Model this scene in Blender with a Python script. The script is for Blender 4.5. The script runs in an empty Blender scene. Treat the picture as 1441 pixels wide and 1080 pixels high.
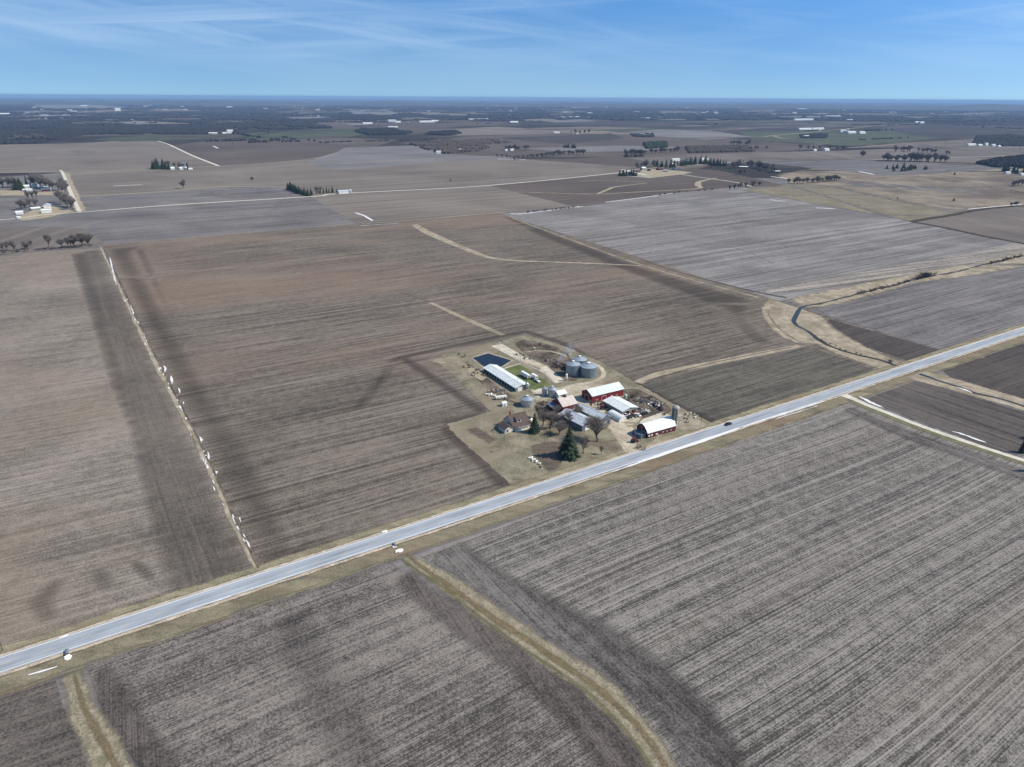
import bpy, bmesh, math, random
from mathutils import Vector, Matrix, noise, geometry
random.seed(7)
S = bpy.context.scene
COL = S.collection
R_ = math.radians
# ------------------------------------------------------------------ camera
CAM_H = 180.0
F_PX, W_PX, H_PX = 1000.0, 1441.0, 1080.0
PITCH, ROLL = R_(21.92), R_(0.338)
_cp, _sp = math.cos(PITCH), math.sin(PITCH)
FW = Vector((0, _cp, -_sp)); _U0 = Vector((0, _sp, _cp)); _R0 = Vector((1, 0, 0))
RT = _R0*math.cos(ROLL) + _U0*math.sin(ROLL)
UP = _U0*math.cos(ROLL) - _R0*math.sin(ROLL)
cd = bpy.data.cameras.new('drone_camera')
cd.sensor_width = 36.0; cd.lens = 36.0*F_PX/W_PX
cd.clip_start = 1.0; cd.clip_end = 200000.0
cam = bpy.data.objects.new('drone_camera', cd); COL.objects.link(cam)
cam.matrix_world = Matrix(((RT.x, UP.x, -FW.x, 0), (RT.y, UP.y, -FW.y, 0), (RT.z, UP.z, -FW.z, CAM_H), (0, 0, 0, 1)))
S.camera = cam
# ------------------------------------------------------------------ exposure, sun, sky
S.view_settings.view_transform = 'Standard'; S.view_settings.look = 'None'
S.view_settings.exposure = 0.30; S.view_settings.gamma = 1.0; S.view_settings.use_curve_mapping = False
SUN_EL, SUN_AZ = R_(43), R_(92)                       # azimuth clockwise from +Y
sd = Vector((math.sin(SUN_AZ)*math.cos(SUN_EL), math.cos(SUN_AZ)*math.cos(SUN_EL), math.sin(SUN_EL)))
sl = bpy.data.lights.new('sun', 'SUN'); sl.energy = 4.9; sl.angle = R_(0.5); sl.color = (1.0, 0.93, 0.82)
so = bpy.data.objects.new('sun', sl); COL.objects.link(so)
so.rotation_euler = sd.to_track_quat('Z', 'Y').to_euler(); so.location = (0, 0, 500)


class NT:
    """tiny node helper"""
    def __init__(s, tree): s.t = tree; s.n = tree.nodes; s.l = tree.links
    def new(s, kind, **kw):
        n = s.n.new(kind)
        for k, v in kw.items(): setattr(n, k, v)
        return n
    def put(s, sock, v):
        if hasattr(v, 'is_output'): s.l.new(v, sock)
        else: sock.default_value = v
    def math(s, op, a, b=0.0, c=0.0, clamp=False):
        n = s.new('ShaderNodeMath', operation=op, use_clamp=clamp)
        s.put(n.inputs[0], a); s.put(n.inputs[1], b); s.put(n.inputs[2], c)
        return n.outputs[0]
    def mix(s, f, a, b, mode='MIX'):
        n = s.new('ShaderNodeMix', data_type='RGBA', blend_type=mode)
        s.put(n.inputs[0], f); s.put(n.inputs[6], a); s.put(n.inputs[7], b)
        return n.outputs[2]
    def mapping(s, vec, scale=(1, 1, 1), rot=0.0, loc=(0, 0, 0)):
        n = s.new('ShaderNodeMapping'); s.put(n.inputs['Vector'], vec)
        n.inputs['Scale'].default_value = scale; n.inputs['Rotation'].default_value = (0, 0, rot); n.inputs['Location'].default_value = loc
        return n.outputs[0]
    def noise(s, vec, scale=1.0, detail=2.0, rough=0.5, dist=0.0, dim='2D'):
        n = s.new('ShaderNodeTexNoise', noise_dimensions=dim)
        s.put(n.inputs['Vector'], vec); n.inputs['Scale'].default_value = scale
        n.inputs['Detail'].default_value = detail; n.inputs['Roughness'].default_value = rough; n.inputs['Distortion'].default_value = dist
        return n.outputs[0]
    def ramp(s, f, lo, hi):
        n = s.new('ShaderNodeMapRange'); s.put(n.inputs[0], f)
        n.inputs[1].default_value = lo; n.inputs[2].default_value = hi
        return n.outputs[0]


w = bpy.data.worlds.new('World'); S.world = w; w.use_nodes = True
wt = NT(w.node_tree); w.node_tree.nodes.clear()
tc = wt.new('ShaderNodeTexCoord').outputs['Generated']
sep = wt.new('ShaderNodeSeparateXYZ'); wt.put(sep.inputs[0], tc)
zc = wt.math('MAXIMUM', sep.outputs[2], 0.0)
zr = wt.math('ADD', wt.math('MULTIPLY', zc, 2.4), 0.16)   # air is clean: blue reaches low towards the horizon
cmb = wt.new('ShaderNodeCombineXYZ'); wt.put(cmb.inputs[0], sep.outputs[0]); wt.put(cmb.inputs[1], sep.outputs[1]); wt.put(cmb.inputs[2], zr)
sky = wt.new('ShaderNodeTexSky', sky_type='NISHITA')
sky.sun_disc = False; sky.sun_elevation = SUN_EL; sky.sun_rotation = SUN_AZ
sky.altitude = 200; sky.air_density = 1.0; sky.dust_density = 0.25; sky.ozone_density = 3.0
nrm = wt.new('ShaderNodeVectorMath', operation='NORMALIZE'); wt.put(nrm.inputs[0], cmb.outputs[0])
wt.put(sky.inputs[0], nrm.outputs[0])
# clear dry air: a touch more saturated overhead, calmer at the horizon
el = wt.ramp(zc, 0.0, 0.12)
tone = wt.mix(el, (0.86, 0.95, 0.90, 1), (0.60, 1.02, 1.27, 1))
skyb = wt.mix(1.0, sky.outputs[0], tone, 'MULTIPLY')
# thin cirrus streaks laid out by azimuth and elevation of the sky direction
az = wt.math('ARCTAN2', sep.outputs[0], sep.outputs[1])
cz = wt.new('ShaderNodeCombineXYZ'); wt.put(cz.inputs[0], az); wt.put(cz.inputs[1], wt.math('MULTIPLY', zc, 3.2))
def cirrus(rot, sx, sy, loc, lo, hi, dist=.5):
    return wt.ramp(wt.noise(wt.mapping(wt.mapping(cz.outputs[0], (1, 1, 1), rot), (sx, sy, 0), 0, loc), 1.0, 5, 0.55, dist), lo, hi)
c1 = cirrus(R_(21), 2.2, 13, (3.1, 1.4, 0), .44, .86); c2 = cirrus(R_(-11), 1.6, 21, (7.7, 2.2, 0), .46, .9); c3 = cirrus(R_(34), 2.0, 11, (1.7, 8.2, 0), .46, .9)
veil = wt.ramp(wt.noise(wt.mapping(cz.outputs[0], (1.6, 3.0, 0), 0, (1.2, 5.0, 0)), 1.0, 3, 0.5), .36, .66)
cm = wt.math('MAXIMUM', wt.math('MAXIMUM', c1, c2), c3)
cm = wt.math('MULTIPLY', wt.math('MULTIPLY', cm, wt.math('ADD', wt.math('MULTIPLY', veil, .8), .2)), wt.ramp(zc, .015, .07), clamp=True)
cm = wt.math('ADD', wt.math('MULTIPLY', cm, .46), wt.math('MULTIPLY', veil, .10), clamp=True)
skyc = wt.mix(cm, skyb, (4.6, 5.9, 7.0, 1))
bg = wt.new('ShaderNodeBackground'); wt.put(bg.inputs[0], skyc); bg.inputs[1].default_value = 0.122
wo = wt.new('ShaderNodeOutputWorld'); wt.l.new(bg.outputs[0], wo.inputs[0])

# ------------------------------------------------------------------ helpers
def G(u, v, z=0.0):
    """point of the real ground that the 1441 x 1080 photograph shows at (u, v)"""
    d = FW + RT*((u-720.5)/F_PX) - UP*((v-540)/F_PX)
    s = (CAM_H-z)/-d.z
    return Vector((s*d.x, s*d.y, z))
def dist(u, v): p = G(u, v); return math.hypot(p.length, CAM_H)
def lin(c): c /= 255.0; return c/12.92 if c <= .04045 else ((c+.055)/1.055)**2.4
KALB = 0.92; FK = 0.82
def C(r, g, b, k=KALB): return (lin(r)*k, lin(g)*k*.978, lin(b)*k*.93, 1)
def props(o, label=None, cat=None, group=None, kind=None):
    if label: o['label'] = label
    if cat: o['category'] = cat
    if group: o['group'] = group
    if kind: o['kind'] = kind
    return o
def link(name, me, mat=None, parent=None, loc=None):
    o = bpy.data.objects.new(name, me); COL.objects.link(o)
    if mat is not None and me is not None and not me.materials: me.materials.append(mat)
    if parent: o.parent = parent
    if loc: o.location = loc
    return o
def empty(name, loc=(0, 0, 0), rz=0.0):
    o = bpy.data.objects.new(name, None); COL.objects.link(o); o.location = loc; o.rotation_euler = (0, 0, rz); o.empty_display_size = 0.5
    return o
def copy_tree(o, parent=None):
    c = o.copy(); COL.objects.link(c); c.parent = parent
    for ch in list(o.children): copy_tree(ch, c)
    return c

class MB:
    """mesh builder: collects shapes, builds one mesh object"""
    def __init__(s): s.v = []; s.f = []
    def add(s, vs, fs):
        b = len(s.v); s.v += [tuple(p) for p in vs]; s.f += [tuple(b+i for i in f) for f in fs]; return s
    def box(s, c, d, rz=0.0, taper=1.0):
        x, y, z = d[0]/2, d[1]/2, d[2]/2; cs, sn = math.cos(rz), math.sin(rz); vs = []
        for k, t in ((-1, 1.0), (1, taper)):
            for i, j in ((-1, -1), (1, -1), (1, 1), (-1, 1)):
                px, py = i*x*t, j*y*t
                vs.append((c[0]+px*cs-py*sn, c[1]+px*sn+py*cs, c[2]+k*z))
        return s.add(vs, [(3, 2, 1, 0), (4, 5, 6, 7), (0, 1, 5, 4), (1, 2, 6, 5), (2, 3, 7, 6), (3, 0, 4, 7)])
    def tube(s, a, b, ra, rb, n=6, cap=False):
        a, b = Vector(a), Vector(b); d = (b-a)
        if d.length < 1e-6: return s
        d.normalize(); q = d.orthogonal().normalized(); r = d.cross(q)
        vs = [a+(q*math.cos(2*math.pi*i/n)+r*math.sin(2*math.pi*i/n))*ra for i in range(n)]
        vs += [b+(q*math.cos(2*math.pi*i/n)+r*math.sin(2*math.pi*i/n))*rb for i in range(n)]
        fs = [(i, (i+1) % n, n+(i+1) % n, n+i) for i in range(n)]
        if cap: fs += [tuple(range(n-1, -1, -1)), tuple(range(n, 2*n))]
        return s.add(vs, fs)
    def lathe(s, prof, n=24, c=(0, 0)):
        vs = []; fs = []
        for r, z in prof:
            for i in range(n): vs.append((c[0]+r*math.cos(2*math.pi*i/n), c[1]+r*math.sin(2*math.pi*i/n), z))
        for k in range(len(prof)-1):
            for i in range(n): fs.append((k*n+i, k*n+(i+1) % n, (k+1)*n+(i+1) % n, (k+1)*n+i))
        fs.append(tuple(range((len(prof)-1)*n, len(prof)*n)))
        return s.add(vs, fs)
    def prism(s, prof, x0, x1):
        """profile of (y, z) points run along x"""
        n = len(prof)
        vs = [(x0, y, z) for y, z in prof]+[(x1, y, z) for y, z in prof]
        fs = [(i, (i+1) % n, n+(i+1) % n, n+i) for i in range(n)]+[tuple(range(n-1, -1, -1)), tuple(range(n, 2*n))]
        return s.add(vs, fs)
    def mesh(s, name, mat=None, smooth=False):
        me = bpy.data.meshes.new(name); me.from_pydata(s.v, [], s.f)
        bm = bmesh.new(); bm.from_mesh(me); bmesh.ops.recalc_face_normals(bm, faces=bm.faces); bm.to_mesh(me); bm.free()
        if mat is not None: me.materials.append(mat)
        if smooth:
            for p in me.polygons: p.use_smooth = True
        return me
    def build(s, name, mat, parent=None, smooth=False, loc=None):
        return link(name, s.mesh(name, mat, smooth), None, parent, loc)

def base_mat(name):
    m = bpy.data.materials.new(name); m.use_nodes = True
    nt = NT(m.node_tree); b = m.node_tree.nodes['Principled BSDF']
    b.inputs['Specular IOR Level'].default_value = 0.15; b.inputs['Roughness'].default_value = 0.9
    oc = nt.new('ShaderNodeTexCoord').outputs['Object']
    return m, nt, b, oc
_mc = {}
def mat(name, rgb, rough=0.8, metal=0.0, spec=0.25, var=0.18, scale=0.6, k=1.0, stretch=(1, 1, 1)):
    key = ('m', name)
    if key in _mc: return _mc[key]
    m, nt, b, oc = base_mat(name)
    c = C(*rgb, k=k)
    n = nt.noise(nt.mapping(oc, stretch), scale, 4, 0.6, dim='3D')
    f = nt.ramp(n, 0.25, 0.75)
    col = nt.mix(f, tuple(x*(1-var) for x in c[:3])+(1,), tuple(min(1, x*(1+var)) for x in c[:3])+(1,))
    nt.put(b.inputs['Base Color'], col); b.inputs['Roughness'].default_value = rough
    b.inputs['Metallic'].default_value = metal; b.inputs['Specular IOR Level'].default_value = spec
    _mc[key] = m; return m
def siding(name, rgb, period=0.45, amp=0.22, rough=0.5, k=1.0, axis='X', metal=0.0, var=0.12):
    """ribbed sheet metal or boards: fine stripes plus weathering"""
    m, nt, b, oc = base_mat(name)
    wv = nt.new('ShaderNodeTexWave', wave_type='BANDS', bands_direction=axis)
    nt.put(wv.inputs['Vector'], oc); wv.inputs['Scale'].default_value = 0.314/period*1.0
    n = nt.noise(oc, 0.5, 5, 0.65, dim='3D')
    c = C(*rgb, k=k)
    f = nt.math('ADD', nt.math('MULTIPLY', wv.outputs[1], amp), nt.math('MULTIPLY', nt.ramp(n, .3, .7), 1-amp))
    col = nt.mix(f, tuple(x*(1-var-amp*.6) for x in c[:3])+(1,), tuple(min(1, x*(1+var)) for x in c[:3])+(1,))
    nt.put(b.inputs['Base Color'], col); b.inputs['Roughness'].default_value = rough; b.inputs['Metallic'].default_value = metal
    b.inputs['Specular IOR Level'].default_value = 0.4
    return m

ROAD_ANG = R_(32.6)
def field_mat(name, dark, light, ang=ROAD_ANG, wide=(0.006, 0.4), fine=(0.010, 0.95), cs=0.8, cf=0.7, cp=0.5, ck=0.5,
              tint=None, tk=0.5, tscale=0.012, wash=0.010, row=0.0, lines=0.22, bend=6.0, tintstretch=(1, 1, 1)):
    """worked farmland: streaks and stubble rows along one direction, damp and dry patches, clods"""
    m, nt, b, oc = base_mat(name)
    warp = nt.noise(oc, 0.006, 1, 0.5)
    wv = nt.new('ShaderNodeVectorMath', operation='SCALE')
    cx = nt.new('ShaderNodeCombineXYZ'); nt.put(cx.inputs[0], 0.0); nt.put(cx.inputs[1], warp); nt.put(cx.inputs[2], 0.0)
    nt.put(wv.inputs[0], cx.outputs[0]); wv.inputs[3].default_value = bend*.45
    ad = nt.new('ShaderNodeVectorMath', operation='ADD'); nt.put(ad.inputs[0], oc); nt.put(ad.inputs[1], wv.outputs[0])
    rot = nt.mapping(ad.outputs[0], (1, 1, 1), -ang)
    s1 = nt.noise(nt.mapping(rot, (wide[0]*.6, wide[1]*.3, 0)), 1.0, 6, 0.8)
    s2 = nt.noise(nt.mapping(rot, (fine[0], fine[1], 0), 0, (5, 9, 0)), 1.0, 3, 0.65)
    n1 = nt.noise(oc, wash, 4, 0.55, 0.6)
    n2 = nt.noise(oc, 1.1, 4, 0.88)
    f = nt.math('MULTIPLY_ADD', nt.math('SUBTRACT', s1, .5), cs*1.45, 0.5)
    f = nt.math('MULTIPLY_ADD', nt.math('SUBTRACT', s2, .5), cf*1.9, f)
    f = nt.math('MULTIPLY_ADD', nt.math('SUBTRACT', n1, .5), cp*2.3, f)
    f = nt.math('MULTIPLY_ADD', nt.math('SUBTRACT', n2, .5), ck*4.2, f)
    n3 = nt.noise(oc, 0.16, 5, 0.85)
    f = nt.math('MULTIPLY_ADD', nt.math('SUBTRACT', n3, .5), ck*2.2, f)
    # wheelings: narrow dark lines left by single machine passes
    s3 = nt.noise(nt.mapping(rot, (wide[0]*.35, wide[1]*.9, 0), 0, (77, 3, 0)), 1.0, 2, 0.7)
    f = nt.math('MULTIPLY_ADD', nt.ramp(s3, .60, .70), -lines, f)
    s4 = nt.noise(nt.mapping(rot, (wide[0]*.5, wide[1]*.5, 0), 0, (7, 43, 0)), 1.0, 2, 0.7)
    f = nt.math('MULTIPLY_ADD', nt.ramp(s4, .60, .72), lines*.8, f)
    if row:
        wn = nt.new('ShaderNodeTexWave', wave_type='BANDS', bands_direction='Y'); nt.put(wn.inputs['Vector'], rot)
        wn.inputs['Scale'].default_value = 0.314/0.85; wn.inputs['Distortion'].default_value = 1.2; wn.inputs['Detail Scale'].default_value = 0.3
        f = nt.math('MULTIPLY_ADD', nt.math('SUBTRACT', wn.outputs[1], .5), row, f)
    f = nt.math('ADD', f, 0.0, clamp=True)
    col = nt.mix(f, C(*dark, k=KALB*FK*.86), C(*light, k=KALB*FK*1.04))
    if tint:
        t = nt.noise(nt.mapping(rot, tintstretch, 0, (31, 17, 0)), tscale, 3, 0.55, 0.4)
        col = nt.mix(nt.math('MULTIPLY', nt.ramp(t, .45, .68), tk, clamp=True), col, C(*tint, k=KALB*FK))
    nt.put(b.inputs['Base Color'], col); b.inputs['Roughness'].default_value = 1.0; b.inputs['Specular IOR Level'].default_value = 0.05
    return m
def grass_mat(name, a, b_, c_=None, scale=0.25, ck=0.6, fine=1.3, stretch=None, ang=0.0):
    m, nt, b, oc = base_mat(name)
    v = nt.mapping(oc, stretch or (1, 1, 1), -ang)
    n = nt.noise(v, scale, 6, 0.75, 0.3); n2 = nt.noise(oc, fine, 4, 0.85)
    f = nt.math('MULTIPLY_ADD', nt.math('SUBTRACT', n, .5), 2.4, 0.5)
    f = nt.math('MULTIPLY_ADD', nt.math('SUBTRACT', n2, .5), ck*3.6, f, clamp=True)
    col = nt.mix(f, C(*a, k=KALB*.84), C(*b_, k=KALB*.97))
    if c_:
        n3 = nt.noise(v, scale*.35, 3, 0.6)
        col = nt.mix(nt.math('MULTIPLY', nt.ramp(n3, .5, .68), .75, clamp=True), col, C(*c_))
    nt.put(b.inputs['Base Color'], col); b.inputs['Roughness'].default_value = 1.0; b.inputs['Specular IOR Level'].default_value = 0.05
    return m

LZ = 0.022
_cnt = [0]
def LAY(layer): _cnt[0] += 1; return layer*LZ+(_cnt[0] % 7)*.003
_fe = {}
def feathered(m, op=1.0):
    """the same soil thinning out over the neighbouring soil towards the sheet's edge (attribute 'cover')"""
    key = (m.name, op)
    if key in _fe: return _fe[key]
    k = m.copy(); k.name = m.name+'_soft'; nt = NT(k.node_tree); out = [n for n in nt.n if n.type == 'OUTPUT_MATERIAL'][0]
    pb = nt.n['Principled BSDF']; at = nt.new('ShaderNodeAttribute'); at.attribute_name = 'cover'
    oc = nt.new('ShaderNodeTexCoord').outputs['Object']
    n = nt.noise(oc, 0.16, 6, 0.85); f = nt.math('MULTIPLY_ADD', nt.math('SUBTRACT', n, .5), 1.3, at.outputs['Fac'])
    f = nt.math('MULTIPLY', nt.ramp(f, 0.12, 1.0), op); f = nt.math('MULTIPLY', f, nt.ramp(at.outputs['Fac'], 0.0, 0.25), clamp=True)
    tr = nt.new('ShaderNodeBsdfTransparent'); mx = nt.new('ShaderNodeMixShader')
    nt.put(mx.inputs[0], f); nt.l.new(tr.outputs[0], mx.inputs[1]); nt.l.new(pb.outputs[0], mx.inputs[2]); nt.l.new(mx.outputs[0], out.inputs[0])
    _fe[key] = k; return k
def catmull(pts, closed, step):
    n = len(pts); out = []
    rng = range(n) if closed else range(n-1)
    for i in rng:
        if closed: a, b, c, d = pts[(i-1) % n], pts[i], pts[(i+1) % n], pts[(i+2) % n]
        else: a, b, c, d = pts[max(i-1, 0)], pts[i], pts[i+1], pts[min(i+2, n-1)]
        k = max(1, min(40, int((c-b).length/step)))
        for j in range(k):
            t = j/k; t2 = t*t; t3 = t2*t
            out.append(0.5*((2*b)+(c-a)*t+(2*a-5*b+4*c-d)*t2+(3*b-a-3*c+d)*t3))
    if not closed: out.append(pts[-1].copy())
    return out
def straight(pts, closed, step):
    n = len(pts); out = []
    for i in (range(n) if closed else range(n-1)):
        b, c = pts[i], pts[(i+1) % n]; k = max(1, min(160, int((c-b).length/step)))
        for j in range(k): out.append(b.lerp(c, j/k))
    if not closed: out.append(pts[-1].copy())
    return out
CLEAR = []
def in_poly(x, y, pts):
    c = False; n = len(pts)
    for i in range(n):
        a, d = pts[i], pts[(i+1) % n]
        if (a.y > y) != (d.y > y) and x < (d.x-a.x)*(y-a.y)/(d.y-a.y)+a.x: c = not c
    return c
def soft_sheet(name, pts, m, z, soft, label, cat, kind, op=1.0):
    n = len(pts); xs = [p.x for p in pts]; ys = [p.y for p in pts]
    def edge(x, y):
        best = 1e9
        for i in range(n):
            a, d = pts[i], pts[(i+1) % n]; ex, ey = d.x-a.x, d.y-a.y; l2 = ex*ex+ey*ey or 1e-9
            u = max(0, min(1, ((x-a.x)*ex+(y-a.y)*ey)/l2)); best = min(best, (x-a.x-ex*u)**2+(y-a.y-ey*u)**2)
        return math.sqrt(best)
    st = max(soft*.55, math.sqrt((max(xs)-min(xs))*(max(ys)-min(ys))/3500)); co = [Vector((p.x, p.y)) for p in pts]; cov = {}
    y = min(ys)+st/2
    while y < max(ys):
        x = min(xs)+st/2
        while x < max(xs):
            if in_poly(x, y, pts):
                e = edge(x, y)
                if e > st*.3: cov[(round(x, 3), round(y, 3))] = min(1, e/soft); co.append(Vector((x, y)))
            x += st
        y += st
    V, E_, F, *_r = geometry.delaunay_2d_cdt(co, [], [list(range(n))], 1, 1e-4)
    me = bpy.data.meshes.new(name); me.from_pydata([(p.x, p.y, z) for p in V], [], F); me.update()
    if me.polygons and me.polygons[0].normal.z < 0: me.flip_normals()
    at = me.attributes.new('cover', 'FLOAT', 'POINT')
    for i, p in enumerate(V): at.data[i].value = cov.get((round(p.x, 3), round(p.y, 3)), 0.0)
    o = link(name, me, feathered(m, op)); props(o, label, cat, None, kind); return o
def sheet(name, px, m, layer, jit=0.0, smooth=False, step=None, kind='structure', label=None, cat=None, soft=0.0, op=1.0):
    """one area of ground; px are photograph coordinates, turned into real ground points"""
    pts = [G(u, v) for u, v in px]
    if step is None: step = max(1.5, jit*3) if jit else 1e9
    pts = catmull(pts, True, step) if smooth else straight(pts, True, step)
    if jit:
        pts = [p+Vector((noise.noise(p*0.35/max(jit, .3)), noise.noise(p*0.35/max(jit, .3)+Vector((50, 9, 3))), 0))*jit*1.6 for p in pts]
    if soft: return soft_sheet(name, pts, m, LAY(layer), soft, label, cat, kind, op)
    bm = bmesh.new(); z = LAY(layer)
    es = []; vs = [bm.verts.new((p.x, p.y, z)) for p in pts]
    for i in range(len(vs)):
        try: es.append(bm.edges.new((vs[i], vs[(i+1) % len(vs)])))
        except ValueError: pass
    bmesh.ops.triangle_fill(bm, use_beauty=True, use_dissolve=False, edges=es, normal=(0, 0, 1))
    for f in bm.faces:
        if f.normal.z < 0: f.normal_flip()
    me = bpy.data.meshes.new(name); bm.to_mesh(me); bm.free()
    o = link(name, me, m); props(o, label, cat, None, kind); return o
def ribbon(name, px, width, m, layer, jit=0.0, step=6.0, smooth=True, kind='structure', label=None, ground=False, thick=0.0, cat=None, soft=0.0, op=1.0):
    pts = [Vector(p) for p in px] if ground else [G(*p) for p in px]
    ws = width if isinstance(width, (list, tuple)) else [width]*len(pts)
    P3 = [Vector((p.x, p.y, w_)) for p, w_ in zip(pts, ws)]
    P3 = catmull(P3, False, step) if smooth else straight(P3, False, step)
    L, Rr = [], []
    for i, p in enumerate(P3):
        a = P3[max(i-1, 0)]; b = P3[min(i+1, len(P3)-1)]
        t = Vector((b.x-a.x, b.y-a.y, 0)).normalized(); nn = Vector((-t.y, t.x, 0)); h = p.z/2
        j1 = noise.noise(Vector((p.x, p.y, 1))*.11)*jit+noise.noise(Vector((p.x, p.y, 7))*.5)*jit*.6
        j2 = noise.noise(Vector((p.x, p.y, 13))*.11)*jit+noise.noise(Vector((p.x, p.y, 19))*.5)*jit*.6
        q = Vector((p.x, p.y, 0)); L.append(q+nn*(h+j1)); Rr.append(q-nn*(h+j2))
    z = LAY(layer); mb = MB(); n = len(P3)
    if soft:
        cols = []
        for a, c in zip(L, Rr):
            d = c-a; t = min(.45, soft/max(d.length, .01)); cols.append([a, a+d*t, c-d*t, c])
        me = bpy.data.meshes.new(name)
        me.from_pydata([(p.x, p.y, z) for r_ in cols for p in r_], [], [(4*i+j, 4*i+j+1, 4*i+j+5, 4*i+j+4) for i in range(n-1) for j in range(3)]); me.update()
        if me.polygons[0].normal.z < 0: me.flip_normals()
        at = me.attributes.new('cover', 'FLOAT', 'POINT')
        for i in range(n):
            e = 0.0 if i in (0, n-1) else 1.0
            for j in range(4): at.data[4*i+j].value = e*(j in (1, 2))
        o = link(name, me, feathered(m, op)); props(o, label, cat, None, kind); return o
    mb.add([(p.x, p.y, z) for p in L]+[(p.x, p.y, z) for p in Rr], [(i, n+i, n+i+1, i+1) for i in range(n-1)])
    me = bpy.data.meshes.new(name); me.from_pydata(mb.v, [], mb.f); me.update()
    if me.polygons and me.polygons[0].normal.z < 0: me.flip_normals()
    o = link(name, me, m); props(o, label, cat, None, kind); return o
HAZE = 4.2e-5
# ------------------------------------------------------------------ far ground: a patchwork of farmland reaching the horizon
gm, nt, b, oc = base_mat('far_farmland')
rot = nt.mapping(oc, (1, 1, 1), -ROAD_ANG)
vo = nt.new('ShaderNodeTexVoronoi', voronoi_dimensions='2D', distance='CHEBYCHEV'); vo.inputs['Scale'].default_value = 1.0
nt.put(vo.inputs['Vector'], nt.mapping(rot, (1/900, 1/520, 0)))
vo.inputs['Randomness'].default_value = 0.7
sc = nt.new('ShaderNodeSeparateColor'); nt.put(sc.inputs[0], vo.outputs['Color'])
cr = nt.new('ShaderNodeValToRGB'); nt.put(cr.inputs[0], sc.outputs[0]); cr.color_ramp.interpolation = 'CONSTANT'
els = cr.color_ramp.elements
for pos, c in ((0, (66, 61, 58)), (.28, (96, 88, 82)), (.46, (58, 56, 55)), (.6, (122, 112, 102)), (.74, (76, 71, 66)), (.86, (146, 134, 120)), (.94, (80, 86, 70))):
    e = els.new(pos) if pos > 0 else els[0]
    e.color = C(*c)
els[len(els)-1].color = els[len(els)-1].color
woods = nt.noise(nt.mapping(rot, (1, 1, 0)), 1/2600, 6, 0.62, 0.5)
col = nt.mix(nt.ramp(woods, .50, .53), cr.outputs[0], C(52, 50, 50))
n2 = nt.noise(oc, 0.02, 5, 0.7)
col = nt.mix(nt.math('MULTIPLY', nt.ramp(n2, .3, .7), .35), col, C(60, 56, 54))
nt.put(b.inputs['Base Color'], col); b.inputs['Roughness'].default_value = 1; b.inputs['Specular IOR Level'].default_value = 0.02
mb = MB(); N = 96; rings = [0, 400, 1200, 3000, 8000, 16000, 30000, 60000]
vs = [(0, 0, 0)]; fs = []
for r in rings[1:]:
    for i in range(N):
        a = 2*math.pi*i/N; vs.append((r*math.cos(a), r*math.sin(a), 0))
for i in range(N): fs.append((0, 1+i, 1+(i+1) % N))
for k in range(len(rings)-2):
    for i in range(N):
        a0 = 1+k*N; fs.append((a0+i, a0+N+i, a0+N+(i+1) % N, a0+(i+1) % N))
mb.add(vs, fs); o = mb.build('ground', gm); props(o, 'flat farmland patchwork reaching to the horizon', None, None, 'structure')

# low swells on the horizon
hm = mat('far_hills', (70, 68, 66), 1.0, var=.3, scale=0.0006)
def hills(name, r0, r1, hmax, seed, a0=-52, a1=52):
    mb = MB(); n = 260; rows = 7; vs = []; fs = []
    for k in range(rows):
        t = k/(rows-1); r = r0+(r1-r0)*t; prof = math.sin(math.pi*t)
        for i in range(n):
            a = R_(a0+(a1-a0)*i/(n-1)); x, y = r*math.sin(a), r*math.cos(a)
            h = max(0, noise.fractal(Vector((a*7+seed, t*.6, seed)), .9, 2.2, 4)*.9+.38)*hmax
            vs.append((x, y, -3+(h+3)*prof))
    for k in range(rows-1):
        for i in range(n-1): fs.append((k*n+i, (k+1)*n+i, (k+1)*n+i+1, k*n+i+1))
    mb.add(vs, fs); o = mb.build(name, hm, smooth=True); props(o, 'low dark wooded rise along the horizon', None, None, 'structure')
hills('hills', 17000, 24000, 95, 3.0)
hills('hills', 34000, 48000, 55, 11.0)

# ------------------------------------------------------------------ field materials
M = {}
M['parcel'] = field_mat('dark_stubble', (82, 76, 70), (142, 132, 122), cs=.6, cf=.95, cp=.3, ck=.62, fine=(.012, .5), lines=.3, wide=(.004, .3), tint=(150, 128, 112), tk=.45, tscale=.0075, tintstretch=(.4, 1, 1))
M['parcel_low'] = field_mat('low_stubble', (74, 71, 65), (122, 117, 108), cs=.4, cf=1.0, cp=.3, ck=.6, fine=(.012, .5))
M['headland'] = field_mat('headland_stubble', (70, 65, 61), (112, 104, 97), ang=R_(122), cs=.7, cf=.5, cp=.3, ck=.5)
M['dark_head'] = field_mat('dark_headland', (68, 63, 60), (103, 95, 89), ang=R_(120), cs=.5, cf=.5, cp=.3, ck=.5)
M['left'] = field_mat('tan_stubble', (104, 98, 91), (162, 152, 142), ang=R_(29), cs=.4, cf=.8, cp=.5, ck=.65, fine=(.012, .6), tint=(150, 134, 118), tk=.35, tscale=.009)
M['left_head'] = field_mat('tan_headland', (96, 90, 84), (144, 134, 125), ang=R_(122), cs=.5, cf=.45, cp=.5, ck=.5)
M['left_dark'] = field_mat('dark_tan_headland', (80, 75, 70), (114, 106, 99), ang=R_(122), cs=.6, cf=.4, cp=.4, ck=.45)
M['right'] = field_mat('grey_corn_stubble', (80, 77, 74), (158, 152, 147), cs=.9, cf=1.1, cp=.15, ck=.75, lines=.35, wide=(.0020, .8), fine=(.004, 1.3), row=.25, tint=(140, 128, 112), tk=.2, tscale=.02, tintstretch=(.12, 1, 1), bend=14)
M['right_head'] = field_mat('grey_headland', (76, 73, 72), (142, 137, 133), ang=R_(123), cs=.6, cf=.6, cp=.5, ck=.6)
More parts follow.
